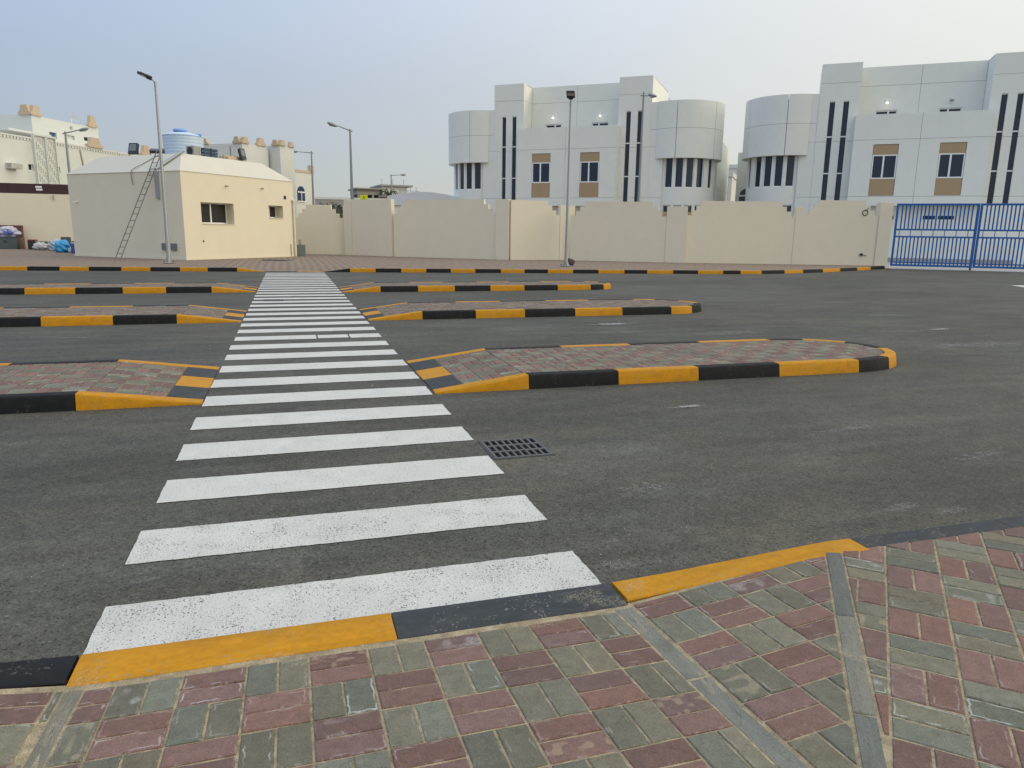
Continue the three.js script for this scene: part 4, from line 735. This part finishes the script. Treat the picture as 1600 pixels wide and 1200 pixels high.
  for (const t of tans) {
    part('tan_panel', box(t[0] + 0.02, t[1] - 0.02, 6.68, 7.31 - 0.02, zf - 0.12, zf - 0.03), M.tan, g); part('tan_panel', box(t[0] + 0.02, t[1] - 0.02, 4.185, 5.2, zf - 0.12, zf - 0.03), M.tan, g);
    const m = (t[0] + t[1]) / 2 - 0.06, w = part('window', [box(t[0] + 0.02, t[1] - 0.02, 5.2, 5.28, zf - 0.14, zf - 0.02), box(t[0] + 0.02, t[1] - 0.02, 6.6, 6.68, zf - 0.14, zf - 0.035), box(t[0] + 0.02, t[0] + 0.09, 5.28, 6.6, zf - 0.14, zf - 0.035), box(t[1] - 0.09, t[1] - 0.02, 5.28, 6.6, zf - 0.14, zf - 0.035), box(m - 0.05, m + 0.05, 5.28, 6.6, zf - 0.14, zf - 0.03)], M.frame, g, 1);
    part('pane', box(t[0] + 0.09, m - 0.05, 5.28, 6.6, zf - 0.11, zf - 0.09), M.glass, w, 0); part('pane', box(m + 0.05, t[1] - 0.09, 5.28, 6.6, zf - 0.11, zf - 0.09), M.glass, w, 0);
  }
  // ground floor, set back under the block
  const lows = [[-2.5, -0.9], [0.75, 1.45], [1.6, 2.5]].map(a => [a[0], a[1], 2.72, 2.95]);
  part('wall_panel', slabZ(-3.6, 3.6, 0, 3.55, -0.15, 0.3, lows), M.white, g); part('core', box(-3.5, 3.5, 2.6, 3.1, -0.14, 0.1), M.glass, g);
  part('plinth', box(-6.0, 6.0, 0, 0.28, 0.302, 0.34), M.concrete, g);
  // rounded corner drums
  for (const s of [-1, 1]) {
    const up = (name, geo, mat) => { const m = part(name, geo, mat, g, 3); m.position.set(s * 7.87, 0, -2.47); m.rotation.y = 0; return m; };
    const A = (a) => (s > 0 ? a : -a) * RD, pan = (r0, r1, a0, a1, y0, y1, n) => s > 0 ? drumPanel(r0, r1, a0 * RD, a1 * RD, y0, y1, n) : drumPanel(r0, r1, -a1 * RD, -a0 * RD, y0, y1, n);
    for (const [y0, y1] of [[6.84, 8.84], [8.84, 10.67]]) for (const [a0, a1] of [[-30, 0], [0, 59], [59, 110], [110, 165]]) up('curved_panel', pan(2.66, 2.88, a0 + 0.35, a1 - 0.35, y0 + (y0 > 7 ? J : 0), y1 - (y1 < 9 ? J : 0), 12), M.white);
    up('drum_core', [drumPanel(0.01, 2.64, -Math.PI, Math.PI, 6.9, 10.4, 40)], M.joint);
    up('soffit', [drumPanel(2.0, 2.65, -Math.PI, Math.PI, 6.845, 6.895, 40)], M.white);
    up('curved_wall', pan(2.25, 2.47, -60, 165, 0, 2.3, 30), M.white); up('curved_wall', pan(2.25, 2.47, -60, 165, 3.65, 4.82, 30), M.white);
    const slots = [[-17.5, -4.3], [0, 13.2], [17.5, 30.7], [36, 49.2], [61, 74]], pier = [-60, ...slots.flat(), 165];
    for (let i = 0; i < pier.length; i += 2) { up('curved_wall', pan(2.25, 2.47, pier[i], pier[i + 1], 4.822, 6.843, i === 0 || i > 8 ? 14 : 3), M.white); up('curved_wall', pan(2.25, 2.47, pier[i], pier[i + 1], 2.302, 3.648, i === 0 || i > 8 ? 14 : 3), M.white); }
    for (const [a, b] of slots) { const w = up('window', [pan(2.36, 2.40, a, b, 4.823, 4.89, 3), pan(2.36, 2.40, a, a + 1, 4.89, 6.842, 1), pan(2.36, 2.40, b - 1, b, 4.89, 6.842, 1)], M.frame); part('pane', pan(2.34, 2.365, a + 1, b - 1, 4.89, 6.842, 3), M.glass, w, 0); const w2 = up('window', [pan(2.36, 2.40, a, b, 3.58, 3.645, 3)], M.frame); part('pane', pan(2.34, 2.365, a, b, 2.31, 3.58, 3), M.glass, w2, 0); }
    up('drum_core', [drumPanel(0.01, 2.2, -Math.PI, Math.PI, 0, 6.8, 30)], M.joint);
    const X = (a, b) => s > 0 ? [a, b] : [-b, -a];
    let q = X(6.004, 6.62); for (const [y0, y1] of [[7.66, 8.84], [8.84, 10.67]]) part('wall_panel', box(q[0], q[1], y0 + J, y1 - (y1 > 9 ? 0 : J), -1.2, -0.03), M.white, g);
    q = X(6.004, 6.95); for (const [y0, y1] of [[0, 4.14], [4.14, 7.66]]) part('wall_panel', box(q[0], q[1], y0 + J, y1 - J, -1.0, -0.025), M.white, g);
  }
  for (const w of wings) {
    const [x0, x1, z0, z1, h] = w; part('wing', [box(x0, x1, -0.1, h - 3.6 - J, z0, z1), box(x0, x1, h - 3.6 + J, h, z0, z1), box(x0 + 0.05, x1 - 0.05, h - 3.7, h - 3.5, z0 + 0.05, z1 - 0.05)], M.white, g);
    if (w[5]) { const ax = w[5]; const sh = new THREE.Shape(); sh.moveTo(ax - 0.55, 2.7); sh.lineTo(ax + 0.55, 2.7); sh.lineTo(ax + 0.55, 4.6); sh.absarc(ax, 4.6, 0.55, 0, Math.PI); sh.closePath(); const w5 = part('window', [box(ax - 0.6, ax + 0.6, 4.55, 4.66, z1 + 0.045, z1 + 0.08)], M.frame, g, 1); part('pane', new THREE.ExtrudeGeometry(sh, { depth: 0.03, bevelEnabled: false }).translate(0, 0, z1 + 0.01), M.glass, w5, 0); }
  }
  return g;
}
villa('white villa with rounded corners and two glowing wall lamps', -13.99 * 1.174, [true, true], [[7.6, 10.25, -14, -4.7, 8.73]]);
villa('white villa with rounded corners standing behind the blue gate', 5.54 * 1.174, [true, false], [[-11.4, -7.4, -14, -7.0, 7.84, -10.55]]);

// ================================================================ background houses and walls
function merlon(name, g, x, z, y, w, h, dx, mat = M.tanTrim) {   // stepped battlement with sloping shoulders
  const p = [[-w / 2, 0], [w / 2, 0], [w / 2, h * 0.28], [w * 0.36, h * 0.36], [w * 0.24, h], [-w * 0.24, h], [-w * 0.36, h * 0.36], [-w / 2, h * 0.28]];
  const geo = prism(p, 0.3).translate(0, 0, 0.15); if (dx) geo.rotateY(Math.PI / 2); geo.translate(x, y, z); return part(name, geo, mat, g, 2);
}
{ // white house with lattice screens, far left: front runs back along local -z
  const g = thing('white_house', 'white house with two lattice screens and tan battlements', 'house'); g.position.set(-18.16, -0.03, -59.28); g.rotation.y = -25 * RD;
  const wn = [[2.11, 2.6, 5.45, 5.88], [4.68, 5.14, 5.5, 5.95]];
  part('wall', cells(-2.5, 17, 0, 7.35, wn).map(c => box(-0.3, 0, c[2], c[3], -c[1], -c[0])), M.whiteOld, g); part('wall', box(-12, -0.3, 0, 7.35, -17, -16.7), M.whiteOld, g); part('wall', box(-12, -0.3, 0, 7.35, 2.2, 2.5), M.whiteOld, g); part('roof_slab', box(-12, -0.31, 7.1, 7.34, -16.7, 2.2), M.whiteOld, g);
  for (const w of wn) { const f = part('window', [box(-0.2, -0.14, w[2], w[2] + 0.05, -w[1], -w[0]), box(-0.2, -0.14, w[2] + 0.05, w[3], -w[1], -w[1] + 0.05)], M.frame, g, 1); part('pane', box(-0.2, -0.17, w[2] + 0.05, w[3], -w[1] + 0.05, -w[0]), M.glass, f, 0); }
  // patterned parapet band: small pierced blocks
  { const b = []; for (let i = 0; i < 64; i++) b.push(box(-0.06, 0.03, 7.47, 7.62, -(i * 0.29) + 2.4 - 0.19, -(i * 0.29) + 2.4)); part('parapet', [box(-0.1, 0.0, 7.352, 7.46, -17, 2.5), box(-0.1, 0.04, 7.63, 7.75, -17, 2.5), box(-0.1, -0.065, 7.46, 7.63, -17, 2.5), ...b], M.whiteOld, g, 2); }
  for (const [a, b] of [[2.75, 3.72], [3.92, 4.72]]) {   // lattice screens
    const gs = []; for (let y = 0; y < 21; y++) for (let k = 0; k < 5; k++) { const w = (b - a) / 5, z = a + w * k, yy = 3.9 + y * 0.185; if ((y * 7 + k * 3) % 4 !== 3) gs.push(box(0.05, 0.11, yy, yy + 0.1 + 0.05 * ((y + k) % 2), -z - w * 0.82, -z - w * 0.2)); }
    part('lattice_screen', [box(0.001, 0.05, 3.8, 7.9, -b, -a), box(0.001, 0.2, 3.8, 7.9, -a + 0.0, -a + 0.08), box(0.001, 0.2, 3.8, 7.9, -b - 0.08, -b), box(0.001, 0.2, 7.9, 8.02, -b - 0.08, -a + 0.08), ...gs], M.whiteOld, g, 2);
  }
  const ac = part('air_conditioner', [rbox(0.002, 0.55, 5.42, 5.8, -1.0, -0.1, 0.03)], M.whiteOld, g, 1); { const sl = []; for (let i = 0; i < 5; i++) sl.push(box(0.551, 0.56, 5.47 + i * 0.065, 5.5 + i * 0.065, -0.95, -0.15)); for (let i = 0; i < 6; i++) sl.push(box(0.1 + i * 0.06, 0.13 + i * 0.06, 5.47, 5.75, -0.099, -0.092)); part('grille', sl, M.concrete, ac, 0); }
  merlon('battlement', g, 0.0, -9.1, 7.752, 1.7, 0.75, true); merlon('battlement', g, 0.0, -15.6, 7.752, 1.3, 0.9, true);
  part('pipe', [bar([0.05, 3.9, -8.0], [0.05, 7.4, -7.4], 0.05, 0.05, 6), box(0.01, 0.3, 5.25, 5.5, -8.6, -7.5)], M.concrete, g, 1);
  // upper storey
  const u = new THREE.Vector3(-19.01 + 18.16, 0, -69.45 + 59.28).applyAxisAngle(new THREE.Vector3(0, 1, 0), 25 * RD), ux = u.x, uz = u.z;
  const uw = [[1.75, 2.56, 8.72, 9.2], [3.7, 4.62, 8.85, 9.22], [5.77, 6.4, 8.95, 9.3]];
  part('wall', cells(0, 7.7, 7.352, 10.25, uw).map(c => box(ux - 0.3, ux, c[2], c[3], uz - c[1], uz - c[0])), M.whiteOld, g); part('wall', box(ux - 9, ux - 0.302, 7.352, 10.25, uz - 0.3, uz), M.whiteOld, g); part('wall', box(ux - 9, ux - 0.302, 7.352, 10.25, uz - 7.7, uz - 7.4), M.whiteOld, g); part('roof_slab', box(ux - 9, ux - 0.31, 10.0, 10.2, uz - 7.4, uz - 0.302), M.whiteOld, g);
  uw.forEach((w, i) => { const f = part('window', [box(ux - 0.22, ux - 0.12, w[2], w[2] + 0.05, uz - w[1], uz - w[0])], M.frame, g, 1); part('pane', box(ux - 0.22, ux - 0.19, w[2] + 0.05, w[3], uz - w[1], uz - w[0]), i === 0 ? std(lin(0.02, 0.12, 0.25), { roughness: 0.2 }) : i === 1 ? M.whiteOld : M.glass, f, 0); });
  merlon('battlement', g, ux, uz - 0.45, 10.252, 1.15, 0.75, true); merlon('battlement', g, ux - 0.45, uz, 10.252, 1.15, 0.75, false); merlon('battlement', g, ux, uz - 6.9, 10.252, 1.0, 0.95, true); merlon('battlement', g, ux - 0.5, uz - 7.6, 10.252, 1.0, 0.9, false);
  part('satellite_dish', [new THREE.SphereGeometry(0.4, 16, 8, 0, Math.PI * 2, 0, 0.9).rotateX(-1.1).translate(ux + 0.05, 10.6, uz - 4.6), bar([ux - 0.1, 10.24, uz - 4.6], [ux - 0.1, 10.6, uz - 4.6], 0.03)], M.frame, g, 1);
  part('round_vent', bar([ux, 9.85, uz - 4.3], [ux + 0.06, 9.85, uz - 4.3], 0.13, 0.13, 14), M.concrete, g, 1);
  // awning slab between the storeys
  part('awning', [box(ux - 6, ux + 1.6, 8.55, 8.7, uz + 0.01, uz + 4.2), box(ux + 1.45, ux + 1.6, 7.76, 8.55, uz + 0.2, uz + 0.35)], M.whiteOld, g);
}
function towerHouse(label, x, z, w, d, h, merl, extra) {   // corner at the origin, faces x = 0 and z = 0
  const g = thing('white_house', label, 'house'); g.position.set(x, -0.03, z); g.rotation.y = -38 * RD;
  part('wall', [box(-w, 0, 0, h, -0.25, 0)], M.whiteOld, g); part('wall', [box(-0.25, 0, 0, h, -d, -0.252)], M.whiteOld, g); part('wall', [box(-w, -w + 0.25, 0, h, -d, -0.252)], M.whiteOld, g); part('wall', box(-w + 0.252, -0.252, 0, h, -d, -d + 0.25), M.whiteOld, g); part('roof_slab', box(-w + 0.252, -0.252, h - 0.5, h - 0.3, -d + 0.252, -0.252), M.whiteOld, g);
  for (const [a, b, s, big] of merl) merlon('battlement', g, a, b, h + 0.002, big * 0.9, big * 0.55, s); if (extra) extra(g); return g;
}
towerHouse('white house with tan battlements rising behind the service house roof', -3.24, -67.92, 5.2, 3.3, 8.68, [[-0.02, -0.35, true, 0.95], [-0.5, -0.02, false, 0.95], [-0.05, -2.35, true, 1.2], [-3.9, -0.02, false, 0.8]], g => part('drain_pipe', bar([-1.25, 0, 0.04], [-1.25, 8.5, 0.04], 0.03, 0.03, 6), M.lampGrey, g, 1));
towerHouse('slim white stair tower with tan battlements beside the battlement house', -0.22, -70.0, 3.2, 1.95, 8.84, [[-0.02, -0.32, true, 0.85], [-0.45, -0.02, false, 0.85], [-0.02, -1.55, true, 0.8]]);
{
  const g = thing('white_house', 'low white house with arched window and one tan battlement post', 'house'); g.position.set(0.9, -0.03, -81.6); g.rotation.y = -38 * RD;
  part('wall', [box(-0.3, 0, 0, 7.5, -3.6, 0.3)], M.whiteOld, g); part('wall', [box(-6, -0.302, 0, 7.5, 0, 0.3)], M.whiteOld, g); part('wall', box(-6, -0.302, 0, 7.5, -3.6, -3.3), M.whiteOld, g); part('parapet', [box(-0.32, 0.04, 7.502, 7.78, -3.0, 0.3)], M.tanTrim, g); part('post', rbox(-0.4, 0.06, 7.502, 8.4, -3.62, -3.05, 0.03), M.tanTrim, g); part('roof_slab', box(-6, -0.302, 7.2, 7.4, -3.298, -0.002), M.whiteOld, g);
  const sh = new THREE.Shape(); sh.moveTo(-0.62, 4.6); sh.lineTo(0.62, 4.6); sh.lineTo(0.62, 5.5); sh.absarc(0, 5.5, 0.62, 0, Math.PI); sh.closePath();
  const w = part('window', [box(0.08, 0.1, 5.44, 5.56, -1.84, -0.6), box(0.08, 0.1, 4.6, 5.44, -1.25, -1.17), box(0.06, 0.12, 4.5, 4.6, -1.9, -0.52)], M.frame, g, 1); part('pane', new THREE.ExtrudeGeometry(sh, { depth: 0.05, bevelEnabled: false }).rotateY(Math.PI / 2).translate(0.005, 0, -1.21), std(lin(0.03, 0.05, 0.10), { roughness: 0.15 }), w, 0);
}
{ // pale curved canopy beside the first villa
  const g = thing('curved_canopy', 'low pale canopy with a curved roof beside the white villa', 'canopy'); g.position.set(10.4, -0.03, -59.3); g.rotation.y = -0.25;
  const p = []; for (let i = 0; i <= 24; i++) { const t = i / 24, x = -2.7 + 6.6 * t; p.push([x, 3.95 + 0.72 * Math.sin(Math.PI * (0.22 + 0.66 * t)) ** 1.5]); }
  part('roof', prism([[-2.7, 3.6], [3.9, 3.6], ...[...p].reverse()], 5), std(lin(0.62, 0.66, 0.70), { map: grain }), g); part('front_wall', box(-2.6, 3.8, 0, 3.595, -0.35, -0.15), M.white, g); for (const x of [-2.5, 0.6, 3.6]) for (const z of [-0.3, -4.7]) part('post', bar([x, 0, z], [x, 3.65, z], 0.08), M.frame, g, 1);
}
{ // half built house far off
  const g = thing('half_built_house', 'distant half built grey house with flat roofs and scaffold', 'house'); g.position.set(18.2, -0.03, -149); g.rotation.y = 0.1;
  part('wall', [box(-4.6, -0.1, 0, 6.9, -8, -0.5), box(-4.6, -0.1, 8.6, 9.6, -8, -0.5), box(-4.55, -0.15, 6.9, 8.6, -8, -5)], M.concrete, g); part('wall', box(0.2, 5.2, 0, 10.3, -9, 0), M.whiteOld, g); for (const x of [-4.5, -3.1, -1.7, -0.4]) part('column', box(x, x + 0.35, 6.9, 8.6, -0.9, -0.52), M.concrete, g);
  part('roof', box(-5, 0.1, 9.602, 9.85, -8.5, 0.2), M.concrete, g); part('roof', box(-0.2, 6.3, 10.302, 10.6, -9.5, 0.6), M.concrete, g);
  for (const x of [1.6, 3.2]) part('window', box(x, x + 0.7, 6.8, 8.2, 0.001, 0.03), M.glass, g, 0);
  const sc = []; for (let i = 0; i < 4; i++) sc.push(bar([3.5 + i * 1.1, 0, 1], [3.5 + i * 1.1, 10.2, 1], 0.05, 0.05, 5)); for (let i = 0; i < 6; i++) sc.push(bar([3.4, 3 + i * 1.3, 1], [7.4, 3 + i * 1.3, 1], 0.05, 0.05, 5)); for (let i = 0; i < 3; i++) sc.push(bar([0.4 + i * 2.2, 10.6, -1], [0.4 + i * 2.2, 11.8, -1], 0.05, 0.05, 5)); part('scaffold', sc, M.lampGrey, g, 0);
  const k = thing('garden_kiosk', 'small dark kiosk with pointed roof before the half built house', 'kiosk'); k.position.set(15.2, -0.03, -118); part('roof', new THREE.ConeGeometry(1.7, 1.0, 4, 1).rotateY(Math.PI / 4).translate(0, 7.2, 0), M.timber, k, 0); part('body', box(-1, 1, 0, 6.8, -1, 1), M.timber, k); part('window', box(-0.6, 0.6, 5.9, 6.5, 1.001, 1.03), M.glass, k, 0);
}
{ // low wall and far white buildings on the horizon
  const lowW = thing('perimeter_wall', 'distant low grey wall with white top behind the lamp poles', 'wall'); lowW.position.set(2.5, -0.03, -92); lowW.rotation.y = -0.1; part('wall', box(0, 12, 0, 5.2, -0.3, 0), M.concrete, lowW); part('coping', box(-0.05, 12.05, 5.202, 5.45, -0.35, 0.05), M.whiteOld, lowW);
  const b = (label, x, z, w, d, h, cols) => { const g = thing('white_house', label, 'house'); g.position.set(x, -0.03, z); g.rotation.y = -38 * RD; part('wall', box(-w / 2, w / 2, 0, h, -d, 0), M.whiteOld, g); part('parapet', box(-w / 2 - 0.1, w / 2 + 0.1, h + 0.002, h + 0.5, -d - 0.1, 0.1), M.whiteOld, g); for (let i = 0; i < cols; i++) { const xx = -w / 2 + (w / cols) * (i + 0.5); part('window', box(xx - 0.35, xx + 0.35, h - 3.3, h - 1.1, 0.002, 0.05), M.tanTrim, g, 1); } };
  b('distant cream house seen in the slit between the villas', 45.5, -78, 9, 8, 8.2, 6);
  b('distant low white house behind the slit between the villas', 56, -92, 10, 8, 10.6, 4);
}
// ---- far greenery: leaf clumps on a trunk
function leafCrown(n, rx, ry, rz, cy, s, seed) {
  const q = rng(seed), pos = [];
  for (let i = 0; i < n; i++) { const a = q() * 6.283, b = Math.acos(2 * q() - 1), r = Math.pow(q(), 0.45) * (0.7 + 0.5 * vnoise(Math.cos(a) * 2 + 9, b * 2 + 9, 4096, seed)), x = Math.sin(b) * Math.cos(a) * r * rx, y = cy + Math.cos(b) * r * ry, z = Math.sin(b) * Math.sin(a) * r * rz; const v = () => [(q() - 0.5) * 2 * s, (q() - 0.5) * 2 * s, (q() - 0.5) * 2 * s]; const p = v(), w = v(); pos.push(x, y, z, x + p[0], y + p[1], z + p[2], x + w[0], y + w[1], z + w[2]); }
  const g = new THREE.BufferGeometry(); g.setAttribute('position', new THREE.Float32BufferAttribute(pos, 3)); g.computeVertexNormals(); return g;
}
M.leaf = std(lin(0.045, 0.07, 0.035), { roughness: 0.9, side: THREE.DoubleSide }); M.bark = std(lin(0.12, 0.09, 0.07));
[['dark green bushy tree behind the stepped wall section', 4.4, -78, 1.9, 1.1, 3.3, 900], ['dark green shrub tree beside the tall cream wall block', 6.4, -80, 1.4, 1.0, 3.5, 700], ['distant dark tree near the half built house', 14.8, -96, 1.5, 0.9, 4.3, 600]].forEach(([label, x, z, r, ry, cy, n], i) => {
  const g = thing('tree', label, 'tree', 'dark trees beyond the walls'); g.position.set(x, -0.03, z); part('trunk', [bar([0, 0, 0], [0.1, cy, 0], 0.14, 0.07, 7), bar([0.05, cy * 0.6, 0], [r * 0.5, cy + 0.2, 0.2], 0.06, 0.03, 6), bar([0.05, cy * 0.6, 0], [-r * 0.5, cy + 0.1, -0.2], 0.06, 0.03, 6)], M.bark, g, 1); part('crown', leafCrown(n, r, ry, r, cy, 0.2, 700 + i), M.leaf, g, 0);
});
{
  const g = thing('palm_tree', 'small distant palm with upright fronds near the street light', 'palm tree'); g.position.set(13.2, -0.03, -101); part('trunk', bar([0, 0, 0], [0.1, 5.6, 0], 0.2, 0.14, 8), M.bark, g, 1);
  for (let i = 0; i < 14; i++) { const a = i / 14 * 6.283 + 0.3, r = 0.7 + 0.3 * R(), up = 1.0 + R() * 0.6; const c = [[0.1, 5.6, 0], [0.1 + Math.cos(a) * r * 0.4, 5.6 + up * 0.8, Math.sin(a) * r * 0.4], [0.1 + Math.cos(a) * r, 5.6 + up, Math.sin(a) * r], [0.1 + Math.cos(a) * r * 1.5, 5.6 + up * 0.6, Math.sin(a) * r * 1.5]]; const t = tube(c, 0.05, 10, 4); part('frond', t, M.leaf, g, 0); }
}

// ================================================================ belongings piled by the compound wall
function crumple(w, h, d, seed, lumps = 3) { const q = new THREE.SphereGeometry(1, 28, 18), p = q.attributes.position; for (let i = 0; i < p.count; i++) { const v = new THREE.Vector3().fromBufferAttribute(p, i), n = 0.7 + 0.6 * vnoise(v.x * lumps + 30, v.y * lumps + v.z * 2 + 30, 4096, seed) + 0.18 * vnoise(v.x * 9 + 30, v.z * 9 + v.y * 7 + 30, 4096, seed + 1); p.setXYZ(i, v.x * n * w / 2, Math.max(0, (v.y * n + 0.72) * h / 1.7), v.z * n * d / 2); } q.computeVertexNormals(); return q; }
{
  const G = 0.136;
  let g = thing('headboard', 'maroon wooden bed headboard leaning on the compound wall', 'headboard'); g.position.set(-16.9, G, -53.55); g.rotation.y = 0; part('board', rbox(-1.8, 1.0, 0.02, 1.42, -0.04, 0.02, 0.015).rotateX(-0.16), std(lin(0.10, 0.03, 0.028), { map: kerbMap, roughness: 0.6 }), g, 1); part('edge_trim', [rbox(0.92, 1.04, 0, 1.44, -0.05, 0.04, 0.01).rotateX(-0.16), rbox(-1.8, 1.04, 1.36, 1.46, -0.05, 0.045, 0.01).rotateX(-0.16)], std(lin(0.14, 0.05, 0.04), { roughness: 0.6 }), g, 1);
  g = thing('storage_chest', 'grey storage chest standing before the maroon headboard', 'chest'); g.position.set(-16.55, G, -52.9); part('body', rbox(-0.62, 0.62, 0, 0.68, -0.3, 0.3, 0.02), std(lin(0.09, 0.11, 0.12), { map: kerbMap }), g, 1); part('lid', rbox(-0.64, 0.64, 0.685, 0.75, -0.32, 0.32, 0.02), std(lin(0.07, 0.085, 0.095)), g, 1); part('latch', rbox(-0.06, 0.06, 0.42, 0.54, 0.301, 0.33, 0.008), M.dark, g, 1);
  g = thing('plywood_board', 'brown plywood board propped beside the grey chest', 'board'); g.position.set(-15.78, G, -52.95); part('sheet', rbox(-0.14, 0.1, 0, 0.72, -0.25, 0.2, 0.01), std(lin(0.16, 0.10, 0.075), { map: kerbMap }), g, 1);
  g = thing('clothes_heap', 'heap of white and blue cloth on the grey chest', 'clothes'); g.position.set(-16.5, G + 0.75, -52.9); part('cloth', crumple(1.25, 0.5, 0.55, 801, 5), std(lin(0.42, 0.43, 0.56), { roughness: 0.95 }), g, 0); part('white_sheet', crumple(0.8, 0.28, 0.4, 805, 4).translate(0.12, 0.33, 0.05), std(lin(0.52, 0.52, 0.56), { roughness: 0.95 }), g, 0); part('blue_cloth', crumple(0.5, 0.3, 0.4, 811, 4).translate(0.15, 0.1, 0.2), std(lin(0.10, 0.14, 0.38), { roughness: 0.95 }), g, 0);
  g = thing('clothes_heap', 'heap of dark clothes on a low shelf beside chest', 'clothes'); g.position.set(-17.7, G + 0.62, -52.85); part('cloth', crumple(1.0, 0.46, 0.5, 821, 5), std(lin(0.022, 0.022, 0.035), { roughness: 0.95 }), g, 0); part('white_cloth', crumple(0.4, 0.14, 0.3, 823, 4).translate(0.25, 0.02, 0.15), std(lin(0.5, 0.5, 0.5)), g, 0);
  g = thing('low_shelf', 'low dark green metal shelf beside the grey chest', 'shelf'); g.position.set(-17.75, G, -52.9); for (const y of [0.06, 0.3, 0.56]) part('board', rbox(-0.55, 0.5, y, y + 0.05, -0.25, 0.25, 0.008), std(lin(0.07, 0.075, 0.055)), g, 1); for (const x of [-0.53, 0.48]) part('side', rbox(x - 0.02, x + 0.02, 0, 0.615, -0.26, 0.26, 0.006), std(lin(0.05, 0.05, 0.04)), g, 1);
  const sack = (label, x, z, w, h, d, col, seed) => { const s = thing('plastic_bag', label, 'bag'); s.position.set(x, G, z); s.rotation.y = R() * 3; part('bag', crumple(w, h, d, seed, 4), std(lin(...col), { roughness: 0.35 }), s, 0); const k = new THREE.ConeGeometry(w * 0.1, h * 0.3, 9).translate(0, h * 0.98, 0); part('knot', k, std(lin(...col), { roughness: 0.35 }), s, 0); };
  sack('crumpled white bag beside the red topped box', -14.05, -50.5, 0.75, 0.42, 0.6, [0.42, 0.42, 0.43], 831); sack('pale grey plastic bag between white bag and blue bag', -13.1, -49.6, 0.8, 0.6, 0.7, [0.36, 0.40, 0.41], 833); sack('bright blue plastic bag on the paving by the house', -11.85, -46.3, 0.85, 0.6, 0.7, [0.03, 0.30, 0.58], 835); sack('thin white bag lying next to the bright blue bag', -11.2, -45.8, 0.6, 0.3, 0.5, [0.4, 0.4, 0.42], 837); sack('flattened white sheet bag behind the blue bag', -12.5, -48.6, 1.3, 0.42, 0.6, [0.42, 0.44, 0.45], 839);
  const crate = (label, x, z, w, h, d, col, cap) => { const s = thing('carton', label, 'box'); s.position.set(x, G, z); s.rotation.y = -0.3 + R() * 0.6; part('case', rbox(-w / 2, w / 2, 0, h, -d / 2, d / 2, 0.015), std(lin(...col), { map: kerbMap }), s, 1); part('flap', rbox(-w / 2, w / 2 * 0.9, h + 0.001, h + 0.05, -d / 2, d / 2 * 0.6, 0.01), std(lin(...cap)), s, 1); };
  crate('black box with red lid beside the headboard', -15.0, -52.3, 0.5, 0.55, 0.4, [0.03, 0.03, 0.03], [0.3, 0.03, 0.04]); crate('olive open box behind the white bag', -14.3, -51.6, 0.65, 0.48, 0.5, [0.10, 0.095, 0.06], [0.35, 0.33, 0.27]); crate('brown and black carton beyond the blue bag', -11.3, -47.6, 0.75, 0.55, 0.5, [0.22, 0.16, 0.1], [0.04, 0.04, 0.04]); crate('white carton with blue side by the house corner', -10.75, -44.6, 0.55, 0.52, 0.45, [0.08, 0.12, 0.42], [0.55, 0.55, 0.55]); crate('small dark green carton behind pale grey bag', -12.7, -50.4, 0.5, 0.75, 0.4, [0.07, 0.09, 0.09], [0.1, 0.13, 0.13]);
}

renderer.render(scene, camera);
